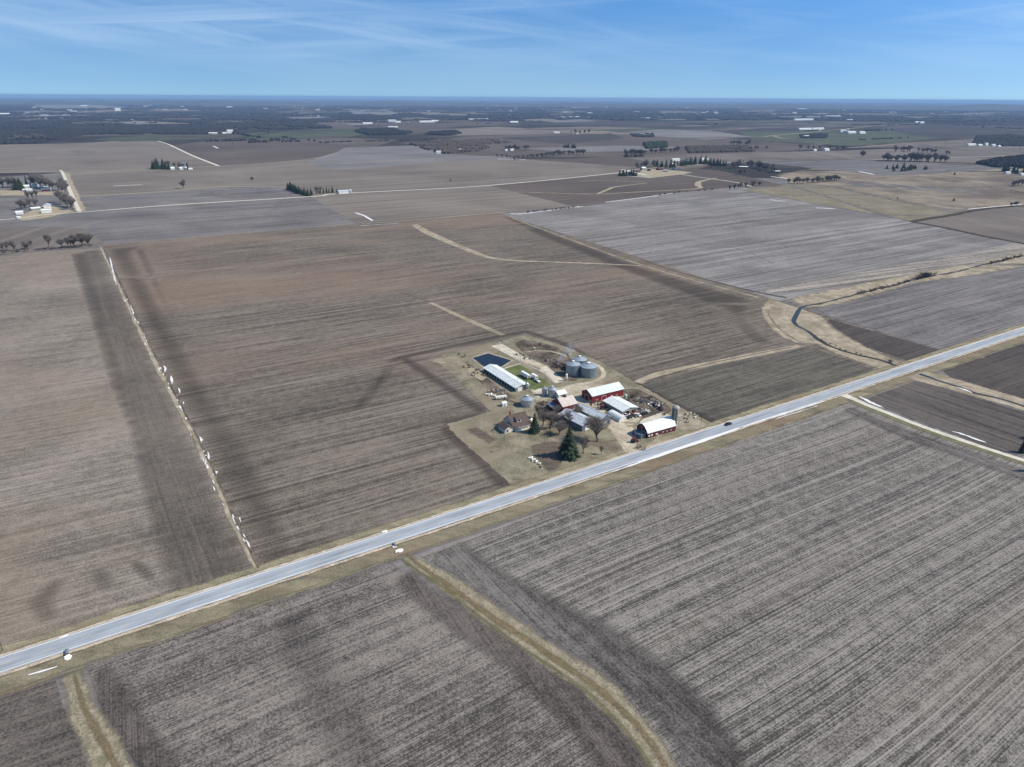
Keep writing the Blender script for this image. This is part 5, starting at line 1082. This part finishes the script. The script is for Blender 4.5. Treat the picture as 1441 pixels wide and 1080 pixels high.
def tractor(label, u, v, ang, rgb):
    p = G(u, v); t = empty('tractor', (p.x, p.y, .25), ang); props(t, label, 'tractor'); m = mat('tractor_%d' % rgb[0], rgb, .4, spec=.5, var=.06)
    MB().box((.9, 0, 1.15), (2.2, .8, .9), taper=.9).build('bonnet', m, t); c_ = MB().box((-.9, 0, 1.95), (1.4, 1.4, 1.7), taper=.88).build('cab', GLASS, t); MB().box((-.9, 0, 2.86), (1.6, 1.6, .14)).build('roof', m, c_)
    for s_ in (-1, 1):
        MB().tube((-1.1, s_*.75, .85), (-1.1, s_*1.25, .85), .85, .85, 16, True).build('wheel', TYRE, t); MB().tube((1.5, s_*.6, .5), (1.5, s_*.95, .5), .5, .5, 14, True).build('wheel', TYRE, t)
    MB().tube((1.2, .3, 1.5), (1.2, .3, 2.5), .05, .05, 5).build('exhaust', METAL, t)
tractor('red tractor with white bonnet by the drive entrance', 893, 623, R_(20), (118, 42, 40)); tractor('old tractor among the machines by the machine shed', 848, 576, R_(70), (150, 60, 44))
# poles
def pole(label, u, v, h, r=.16, m=None, arm=True, group=None, lamp=False):
    p = G(u, v); t = empty('utility_pole', (p.x, p.y, .05)); props(t, label, 'pole', group); MB().tube((0, 0, 0), (0, 0, h), r, r*.7, 8, True).build('post', m or BARK, t)
    if arm: MB().box((0, 0, h-.6), (2.4, .14, .16), ROAD_ANG+1.571).build('crossarm', m or BARK, t)
    if lamp: MB().box((.5, 0, h-.3), (1.0, .1, .1)).box((1.0, 0, h-.4), (.5, .3, .2)).build('lamp', METAL, t)
pole('pale metal pole at the left end of the dark red barn', 893.5, 619, 7.5, .14, METAL, False); pole('wooden pole by the drive entrance', 901, 621, 9.5, .15, None, True); pole('thin yard light pole at the end of the long shed', 728.5, 549, 8, .1, METAL, False, None, True)
pole('utility pole at the lower left edge beside the highway', 4, 917, 8.5, .17, None, True)
pole('wooden pole right of the silo by the highway', 986, 600, 8, .14, None, False)
for i, (u, v) in enumerate([(1218, 208), (1330, 206), (1435, 212), (95, 243)]): pole('distant utility pole, %s' % ['left of the far track junction', 'standing on the far brown field', 'near the right edge in the distance', 'at the head of the gravel side road'][i], u, v, [22, 22, 26, 12][i], .5, TWIG2, True)
# bales, tyres and junk
def bale(label, u, v, group, r=.75, m=None, s=1):
    p = G(u, v); t = MB().tube((-.6, 0, r), (.6, 0, r), r, r, 14, True).build('round_bale', m or TRIM, None, loc=(p.x, p.y, .2)); t.rotation_euler = (0, 0, s); props(t, label, 'bale', group)
HAY = mat('wrapped_bale', (232, 230, 224), .6, var=.12)
for i in range(7): bale('small white wrapped bale in the row at the garden edge', 745.5+i*2.2+math.sin(i*2.3)*.7, 645.5+i*1.3+math.cos(i*3.1)*.8, 'white bales in the row at the garden edge', .55, HAY, i)
for i, (u, v) in enumerate([(685, 556.5), (688, 557), (691, 556.6), (694, 558.4), (697, 559)]): bale('white wrapped bale by the flat wagon', u, v, 'white bales by the flat wagon', .6, HAY, i*2)
JUNK = [mat('scrap_%d' % i, c, .8, var=.25) for i, c in enumerate([(96, 72, 58), (148, 144, 138), (60, 58, 60), (172, 166, 154), (90, 40, 36), (70, 84, 100), (214, 212, 206)])]
def pile(label, u, v, rad, n, seed, hh=1.0, cat='scrap pile', name='scrap_pile', mats=None):
    rnd = random.Random(seed); p = G(u, v); t = empty(name, (p.x, p.y, .2)); props(t, label, cat, None, 'stuff'); bs = [MB() for _ in range(3)]
    for i in range(n):
        a = rnd.uniform(0, 6.28); r = rad*math.sqrt(rnd.random()); k = rnd.choice(bs); x, y = r*math.cos(a)*1.4, r*math.sin(a); z = max(.1, hh*(1-r/rad)*rnd.random())
        if rnd.random() < .5: k.box((x, y, z+.2), (rnd.uniform(.4, 1.6), rnd.uniform(.3, .9), rnd.uniform(.2, .7)), rnd.uniform(0, 3))
        else: k.tube((x, y, z), (x+rnd.uniform(-1.2, 1.2), y+rnd.uniform(-1.2, 1.2), z+rnd.uniform(0, .9)), .07, .07, 5, True)
    ms = mats or rnd.sample(JUNK, 3)
    for k, m, nm in zip(bs, ms, ('boards', 'scrap_metal', 'rubble')):
        if k.v: props(k.build(nm, m, t), kind='stuff')
pile('long heap of scrap along the left of the long shed', 700, 552, 5, 70, 1); pile('scrap and stalks left of the long shed', 672, 527, 4.5, 60, 2, mats=[JUNK[0], JUNK[3], JUNK[0]]); pile('small pile at the corner of the dark strip', 658, 517, 3, 26, 3)
pile('heap between the machine shed and the gravel yard', 851, 574, 3.6, 50, 4); pile('scrap below the large red barn', 845, 569, 4, 46, 5); pile('machinery scrap beside the small white shed', 886, 586, 4, 60, 6)
pile('scattered scrap behind the machine shed', 908, 565, 6, 80, 7, .6); pile('scrap heap above the concrete apron', 922, 570, 5, 60, 8, .8); pile('pale rubble on the concrete apron', 906, 580, 3.6, 40, 9, mats=[JUNK[3], JUNK[6], JUNK[1]])
pile('clutter between the bins and the red barn', 768, 569, 4, 46, 10); pile('clutter at the far end of the concrete pad', 703, 485, 2.4, 26, 11); pile('scattered feeders on the feeding floor', 742, 505, 4, 30, 12, .7); pile('dark pens along the feeding floor', 730, 500, 3.4, 30, 13, .8, mats=[JUNK[2]]*3)
pile('light rubble beside the dark red barn', 925, 612, 2, 12, 14, .3, mats=[JUNK[6], JUNK[3], JUNK[6]]); pile('boards by the back of the long shed', 672, 522, 2, 16, 15); pile('scrap by the slate walled shed', 845, 598, 3, 24, 16); pile('stones and stumps near the silo', 967, 586, 5, 50, 17, .4, mats=[JUNK[3], JUNK[6], JUNK[0]])
pile('charred branches in the smouldering heap', 789, 516, 5.5, 120, 18, 2.0, 'burn pile', 'burn_pile', [JUNK[2], JUNK[2], mat('charred_wood', (44, 40, 40), .95)])
pile('dumped stalks on the burn ground', 775, 509, 4.5, 60, 19, 1.0, mats=[JUNK[2], JUNK[0], JUNK[1]]); pile('green tank and crates behind the feeding floor', 753, 492, 2.2, 20, 20, .9, mats=[mat('green_crates', (40, 84, 60), .6), JUNK[6], JUNK[1]])
# small white shed & tank near the house
gable('garden_shed', 'tiny white garden shed left of the steel bin', 'shed', ctr(709, 571.5), A, 3, 2.6, 2.1, .8, WHITE, RWHITE, .2, parts=[('door', 'l', 0, .9, 1.8, GREYW)])
t = MB().tube((-1.4, 0, 1.1), (1.4, 0, 1.1), .75, .75, 16, True).box((-.9, 0, .2), (.2, 1.1, .4)).box((.9, 0, .2), (.2, 1.1, .4)).build('gas_tank', TRIM, None, loc=(*ctr(747.5, 594), .2)); t.rotation_euler = (0, 0, R_(70)); props(t, 'white gas tank at the right end of the farmhouse', 'tank')
t = MB().lathe([(1.0, 0), (1.05, 2.3), (.7, 2.7), (.1, 2.8)], 18).build('water_tank', mat('pale_green_tank', (170, 192, 180), .5), None, loc=(*ctr(880, 561), .2)); props(t, 'pale green upright tank right of the large red barn', 'tank')
# ---- farmyard trees
tree('bare', 841, 622, 17.5, 'large dark bare tree in front of the pale blue roofed shed', seed=1)
tree('bare', 774, 604, 13, 'spreading bare tree right of the farmhouse', seed=2, wide=1.25)
tree('bare', 821, 639, 12, 'slender bare tree right of the tall spruce', seed=0, wide=.8)
tree('bare', 758, 588, 9.5, 'small bare tree behind the farmhouse', seed=5)
tree('bare', 812, 590, 10, 'bare tree over the small red barn', seed=4, wide=.9)
tree('bare', 786, 612, 9, 'low bare tree left of the tall spruce', seed=7, wide=1.2)
tree('bare', 846, 640, 6, 'thin young bare tree on the lawn by the highway', seed=3, wide=.6)
tree('bare', 832, 575, 6, 'young bare tree beside the small red barn', seed=8, wide=.8)
tree('bare', 764, 600, 11, 'bare tree between the farmhouse and the small red barn', seed=3, wide=1.1)
tree('bare', 797, 600, 11, 'bare tree left of the slate side wall', seed=6, wide=1.1)
tree('bare', 783, 588, 9, 'bare tree at the shaded corner of the small red barn', seed=9)
tree('spruce', 800, 643, 18.5, 'tallest dark spruce on the front lawn', seed=0, wide=1.55)
tree('spruce', 752, 609, 12.5, 'dark spruce touching the right end of the farmhouse', seed=1, wide=1.5)
tree('cedar', 775, 615, 3.4, 'small dark cedar on the lawn', seed=1, wide=.6); tree('cedar', 717, 588, 2.4, 'little evergreen bush at the back of the farmhouse', seed=0)
for i, (u, v, h) in enumerate([(652, 503, 3.4), (646, 500, 2.6), (882, 566, 3.2), (890, 560, 3.5), (902, 566, 3), (915, 562, 3.2), (935, 585, 2.8), (898, 632, 3), (905, 634, 2.6), (758, 578, 3.2), (766, 582, 3.4), (760, 659, 1.6), (693, 607, 1.4), (692, 637, 1.2), (705, 480, 2), (760, 486, 2.4), (745, 488, 2.4), (860, 571, 2.4), (967, 596, 2.4)]):
    tree('shrub', u, v, h, 'low bare brush around the farmyard', 'brush around the farmyard', wide=1.3)
tree('shrub', 803, 700, 1.0, 'tiny tuft beside the highway')
# right edge evergreen
tree('spruce', 1438, 637, 11.5, 'dark evergreen beside the driveway at the right edge', seed=1, wide=.9)
tree('spruce', 1466, 664, 15, 'dark evergreen just past the right edge, casting its shadow on the verge', seed=0)
tree('bare', 1458, 618, 9, 'bare tree near the evergreen at the right edge', seed=0, wide=.9)
# ---- smoke drifting from the burn pile
def smoke(px, hts, rad, label, dens):
    bm = bmesh.new(); pts = [G(u, v)+Vector((0, 0, h)) for (u, v), h in zip(px, hts)]
    bm.free(); mb = MB(); n = 14; vs = []; fs = []
    for p_, r in zip(pts, rad):
        for i in range(n): a = 6.283*i/n; k = 1+.25*noise.noise(Vector((p_.x+i, p_.y, r))); vs.append((p_.x+math.cos(a)*r*k, p_.y+math.sin(a)*r*k, p_.z+.0))
    for k in range(len(pts)-1):
        for i in range(n): fs.append((k*n+i, k*n+(i+1) % n, (k+1)*n+(i+1) % n, (k+1)*n+i))
    fs += [tuple(range(n-1, -1, -1)), tuple(range((len(pts)-1)*n, len(pts)*n))]; mb.add(vs, fs)
    m, nt, b, oc = base_mat('smoke'); m.node_tree.nodes.remove(b); pv = nt.new('ShaderNodeVolumePrincipled'); pv.inputs['Color'].default_value = (.75, .86, 1, 1)
    nz = nt.noise(oc, .22, 5, .7, 1.2, dim='3D'); nt.put(pv.inputs['Density'], nt.math('MULTIPLY', nt.ramp(nz, .5, .75), dens)); nt.l.new(pv.outputs[0], [k for k in nt.n if k.type == 'OUTPUT_MATERIAL'][0].inputs['Volume'])
    o = mb.build('smoke', m); props(o, label, 'smoke', None, 'stuff')
smoke([(783, 514), (787, 512.5), (793, 512.5), (799, 514), (804, 517)], [.4, 3, 6, 11, 17], [1.2, 2.0, 3.0, 4.2, 5.5], 'thin blue smoke rising from the burn pile', .22)
# ---- bridge and culverts
t = empty('road_bridge', tuple(G(1287, 521.5))); props(t, 'low concrete road bridge over the creek', 'bridge')
t.rotation_euler = (0, 0, ROAD_ANG)
pb = G(1287, 521.5); oc_ = (pb-r0).dot(rn); t.location = (pb-rn*oc_).to_tuple()
for s_ in (-1, 1): MB().box((0, s_*5.6, .35), (14, .25, .7)).build('parapet', M['concrete'], t)
MB().box((0, -6.2, .18), (7, .5, .3)).build('shade_panel', DARKT, t)
def culvert(label, u, v, r=.6):
    p = G(u, v); t = empty('culvert', (p.x, p.y, .2), ROAD_ANG-1.571); props(t, label, 'culvert'); c_ = MB()
    c_.tube((-1.5, 0, r*.6), (1.2, 0, r*.6), r, r, 16); c_.build('pipe', METAL, t); MB().tube((1.0, 0, r*.6), (1.05, 0, r*.6), r*.96, r*.96, 16, True).build('shade_panel', DARKT, t)
culvert('dark culvert mouth at the head of the wide waterway', 556, 769); culvert('culvert mouth at the head of the left waterway', 95, 921, .7)
RIP = mat('white_riprap', (240, 238, 232), .8, var=.1, scale=2)
def riprap(label, u, v, rx, ry, seed, n=60):
    rnd = random.Random(seed); p = G(u, v); mb = MB()
    for i in range(n):
        a = rnd.uniform(0, 6.28); r = math.sqrt(rnd.random()); s_ = rnd.uniform(.25, .6); mb.box((r*math.cos(a)*rx, r*math.sin(a)*ry, .1+s_*.3), (s_*1.3, s_, s_*.7), rnd.uniform(0, 3), .7)
    o = mb.build('riprap', RIP, None, loc=(p.x, p.y, .2)); o.rotation_euler = (0, 0, ROAD_ANG); props(o, label, 'stone heap')
riprap('pile of white stones below the culvert at the wide waterway', 562, 776.5, 1.7, .9, 1, 70); riprap('small patch of white stones by the culvert mouth', 555.5, 770.5, .8, .5, 2, 24); riprap('round heap of white stones below the left culvert', 95.5, 926.5, .9, 1.3, 3, 60)
riprap('white stones at the upper shoulder of the highway', 541, 749.5, 1.3, .6, 4, 30)

# ---- middle distance farmsteads
def bld(label, u, v, L, W, H, RH, ang, wm_, rm, cat='barn', name=None, group=None, parts=()):
    c = ctr(u, v, W*.4); return gable(name or cat.replace(' ', '_'), label, cat, c, ang, L, W, H, RH, wm_, rm, .4, group=group, parts=parts)
# farm at the upper left
bld('white farmhouse with grey roof among the trees of the upper left farm', 38, 266, 10, 8, 5, 2.6, A, SIDE, RWHITE, 'house', 'farmhouse', parts=[('window', 'l', -3, 1.4, 1.4, GLASS), ('window', 'l', 3, 1.4, 1.4, GLASS)])
bld('wide white shed in front of the upper left farmhouse', 39, 269, 16, 7, 2.6, 1.4, A, WHITE, RWHITE, 'shed')
bld('small white shed at the centre of the upper left farm', 47, 264, 9, 7, 4, 2, B, WHITE, RWHITE, 'shed'); bld('pale shed behind the upper left farm', 52, 263, 10, 7, 3.5, 1.8, A, WHITE, RMINT, 'shed')
bld('long low grey shed right in the upper left farm', 60, 266, 18, 8, 3, 1.6, A, GREYW, RBLUE, 'shed'); bld('dark barn at the lower edge of the upper left farm', 65, 270, 14, 9, 4, 2.4, A, REDOLD, RDARK, 'barn'); bld('pale shed near the road at the upper left farm', 72, 268, 12, 8, 3.5, 2, B, WHITE, RMINT, 'shed')
bin_('grain_bin', 'small bin in the upper left farm', ctr(44, 262), 3, 7, 2)
# farm at the lower left
bld('large white fronted shed of the lower left farm', 66, 300, 14, 11, 4.2, 1.8, A, WHITE, RWHITE, 'barn', parts=[('door', 'l', 0, 5, 3.4, WHITE)])
bld('blue-white roofed barn behind the large white shed', 67, 293, 18, 11, 4.5, 2.2, B, WHITE, RBLUE, 'barn'); bld('long pale roofed shed left in the lower left farm', 50, 296, 14, 7, 3, 1.6, R_(50), GREYW, RWHITE, 'shed')
bld('small white house at the far left of the lower left farm', 28, 302, 10, 7, 3.2, 2, A, WHITE, RWHITE, 'house', 'cottage'); bld('tiny white shed below the small house', 27, 308, 5, 4, 2.4, 1, A, WHITE, RWHITE, 'shed')
sheet('farmyard', [(24, 307), (60, 290), (88, 293), (104, 298), (60, 308), (30, 311)], M['dry'], 12, jit=2, label='dry yard of the lower left farm')
sheet('farmyard', [(0, 268), (24, 268), (40, 272), (90, 268), (88, 275), (0, 276)], M['dry'], 12, jit=2, label='dry yard of the upper left farm')
# small farm
bld('white barn of the small farm in the tan field', 258, 239, 18, 10, 4, 2.5, A, WHITE, RWHITE, 'barn'); bld('white house of the small farm', 243, 239, 10, 8, 4, 2.5, A, WHITE, RWHITE, 'house', 'farmhouse'); bld('low white shed at the right of the small farm', 268, 239, 10, 7, 2.5, 1.5, A, WHITE, RWHITE, 'shed')
t = MB().lathe([(2.2, 0), (2.2, 16), (1.4, 17.4), (.1, 18)], 16).build('silo', mat('dark_blue_silo', (52, 58, 70), .5), None, loc=(*ctr(264.5, 239), .2)); props(t, 'dark slim silo of the small farm', 'silo')
# pale shed by the windbreak
bld('long pale blue shed at the right end of the windbreak', 483, 273, 20, 10, 4.5, 2, A, WHITE, RBLUE, 'barn'); t = bin_('grain_bin', 'white bin at the end of the long pale blue shed', ctr(493, 272), 3.2, 6, 2, rm=RWHITE)
# evergreen farm
bld('white farmhouse amid the evergreens', 947, 235, 15, 11, 6, 4, A, WHITE, RWHITE, 'house', 'farmhouse'); bld('second white house half hidden by evergreens', 970, 230, 14, 10, 6, 3.5, B, WHITE, RWHITE, 'house', 'farmhouse')
bld('grey roofed shed at the lower edge of the evergreen farm', 937, 242, 14, 8, 3, 2, R_(-35), GREYW, RBLUE, 'shed'); bld('red-brown barn of the evergreen farm', 928, 240, 16, 9, 4.5, 2.8, A, REDOLD, RBROWN, 'barn'); bld('pale barn at the left of the evergreen farm', 905, 239, 14, 9, 4, 2.6, A, GREYW, RWHITE, 'barn')
bld('small brown shed at the left of the evergreen farm', 913, 241, 8, 6, 3, 2, B, REDOLD, RBROWN, 'shed'); bld('low dark shed right of the grey roofed one', 952, 239, 22, 8, 2.6, 1.4, A, RDARK, RDARK, 'shed'); bld('long dark roofed shed on the wooded lane', 1046, 237, 24, 9, 3.4, 1.8, R_(-10), DARKT, RWHITE, 'shed')
bld('white roofed shed further down the wooded lane', 1092, 243, 20, 8, 3, 1.6, R_(-12), DARKT, RWHITE, 'shed'); bld('long mint roofed shed behind the evergreens', 950, 227, 30, 12, 5, 2.5, A, WHITE, RMINT, 'barn'); bld('another mint roofed shed behind the evergreens', 990, 226, 30, 12, 4.5, 2.5, A, WHITE, RMINT, 'barn')
sheet('farmyard', [(895, 248), (905, 238), (945, 240), (975, 243), (960, 246), (915, 251)], M['dry'], 16, jit=2, label='dry yard of the evergreen farm')
# further buildings, each a thing of its own
FAR = [(617, 216.5, 16, 10, 7, 'white two storey house in front of the brown wood'), (648, 213, 14, 10, 6, 'small white house behind the brown wood'), (720, 212.5, 14, 9, 5, 'white house on the far pale strip'), (712, 213, 10, 8, 4, 'small white shed left of the far white house'),
       (783, 188, 34, 14, 6, 'long white barn on the far brown field'), (812, 189, 16, 10, 5, 'small dark roofed barn right of the far long white barn'), (1162, 212.5, 26, 14, 6, 'dark barn with white gable on the far brown field'), (1146, 213, 14, 10, 5, 'low white shed left of the far dark barn'),
       (1022, 206, 20, 10, 5, 'dark shed left of the far tree clump'), (1366, 205, 60, 14, 5, 'long white shed right in the distance'), (1378, 205.5, 28, 12, 5, 'pale shed next to the long white one'), (1387, 205, 18, 12, 8, 'tall white barn among the right far sheds'), (1397, 206, 20, 12, 6, 'grey barn among the right far sheds'), (1405, 207, 18, 10, 5, 'last white shed in the right far row'),
       (1132, 183, 120, 22, 7, 'very long white barn of the big far dairy'), (1150, 182.5, 110, 20, 7, 'second long white barn of the big far dairy'), (1186, 186, 40, 18, 9, 'white barn beside the dark trees at the far dairy'), (1197, 188, 70, 22, 8, 'large white shed at the right of the far dairy'), (1212, 188.5, 50, 20, 9, 'white shed at the end of the far dairy'), (1134, 193, 40, 14, 5, 'low white shed in the far green field'),
       (1417, 245, 16, 9, 4, 'white house among evergreens at the right edge'), (1430, 241, 14, 9, 4, 'pale house behind evergreens at the right edge'), (1437, 247, 14, 8, 4, 'low roof at the right edge evergreens'),
       (324, 188, 30, 20, 14, 'tall grey barn in the far green field'), (300, 189, 40, 14, 6, 'low white shed left of the far grey barn'), (316, 188.5, 22, 12, 6, 'small white shed beside the far grey barn'), (333, 188, 14, 14, 20, 'dark tower beside the far grey barn'),
       (517, 175, 70, 20, 8, 'left white shed of the far hamlet'), (552, 172, 60, 24, 12, 'largest white barn of the far hamlet'), (560, 173, 40, 18, 9, 'white barn right of the largest one in the hamlet'), (600, 172.5, 120, 22, 8, 'long white shed right of the far hamlet'), (612, 171.5, 60, 20, 8, 'white shed at the end of the far hamlet'), (553, 180, 60, 16, 6, 'white roofed shed below the far hamlet'), (673, 169.3, 190, 24, 7, 'very long white building in the centre distance'), (723, 173, 70, 20, 8, 'white farm building on the centre distance field'),
       (1130, 169.5, 260, 30, 8, 'very long white building on the right horizon side'), (1172, 165, 200, 30, 9, 'long white roof in the hazy right distance'), (1128, 154.5, 260, 40, 10, 'long white roof near the right horizon'), (1296, 173.8, 60, 24, 9, 'pair of white sheds by the far road, right one'), (1290, 173.6, 60, 24, 9, 'pair of white sheds by the far road, left one'), (1195, 170.5, 60, 24, 10, 'lone white shed in the right distance'),
       (323, 152, 90, 40, 12, 'bright white building near the left horizon'), (166, 156.5, 60, 40, 26, 'white round roofed landmark in the left distance'), (4, 162.5, 110, 40, 12, 'bright white building at the far left edge'), (118, 150, 90, 40, 12, 'pale building near the left horizon')]
for i, (u, v, L, W, H, lab) in enumerate(FAR):
    dk = 'dark' in lab and 'white' not in lab
    gable('far_barn' if 'house' not in lab else 'far_house', lab, 'house' if 'house' in lab else 'building', ctr(u, v, W*.3), A if i % 4 else R_(20), L, W, H, W*.18, (REDOLD if dk else WHITE), (RDARK if dk else RWHITE), .5)
# rows of tiny roofs of the far towns: shared mesh
tm_ = MB(); tm_.prism([(-6, 0), (-6, 6), (0, 10), (6, 6), (6, 0)], -9, 9); tw_ = tm_.mesh('town_house', siding('town_walls', (164, 164, 168), .9, .2, .7))
random.seed(44)
for (u0, u1, v0, v1, n, lab, sc_) in [(30, 120, 158, 168, 30, 'tiny pale roof of the left far town', 1.1), (0, 60, 161, 163, 8, 'tiny pale roof at the far left', 1.2), (430, 470, 163, 164.5, 9, 'tiny pale roof of the small town left of centre', 1.2), (790, 830, 165, 168, 10, 'tiny pale roof of the town right of centre', 1.3),
        (895, 930, 166.5, 168.5, 7, 'tiny pale roof of the far estate', 1.4), (505, 575, 171, 174, 8, 'small pale roof of the far hamlet', .9), (145, 215, 169, 171, 8, 'tiny pale roof along the left forest', 1.0), (700, 1440, 151, 163, 40, 'pale speck of a farm in the right haze', 1.9), (0, 700, 149, 158, 34, 'pale speck of a farm in the left haze', 1.9), (1150, 1200, 183, 187, 6, 'small roof of the far dairy', 1.3)]:
    for i in range(n):
        u, v = random.uniform(u0, u1), random.uniform(v0, v1); o = link('far_house', tw_); p = G(u, v); o.location = (p.x, p.y, .3); s_ = sc_*random.uniform(.7, 1.3); o.scale = (s_*random.uniform(1, 2.2), s_, s_*.75); o.rotation_euler = (0, 0, A+random.choice((0, 1.57))); props(o, lab, 'building', lab.replace('tiny ', '').replace('pale ', '').replace('roof', 'roofs').replace('speck', 'specks'))
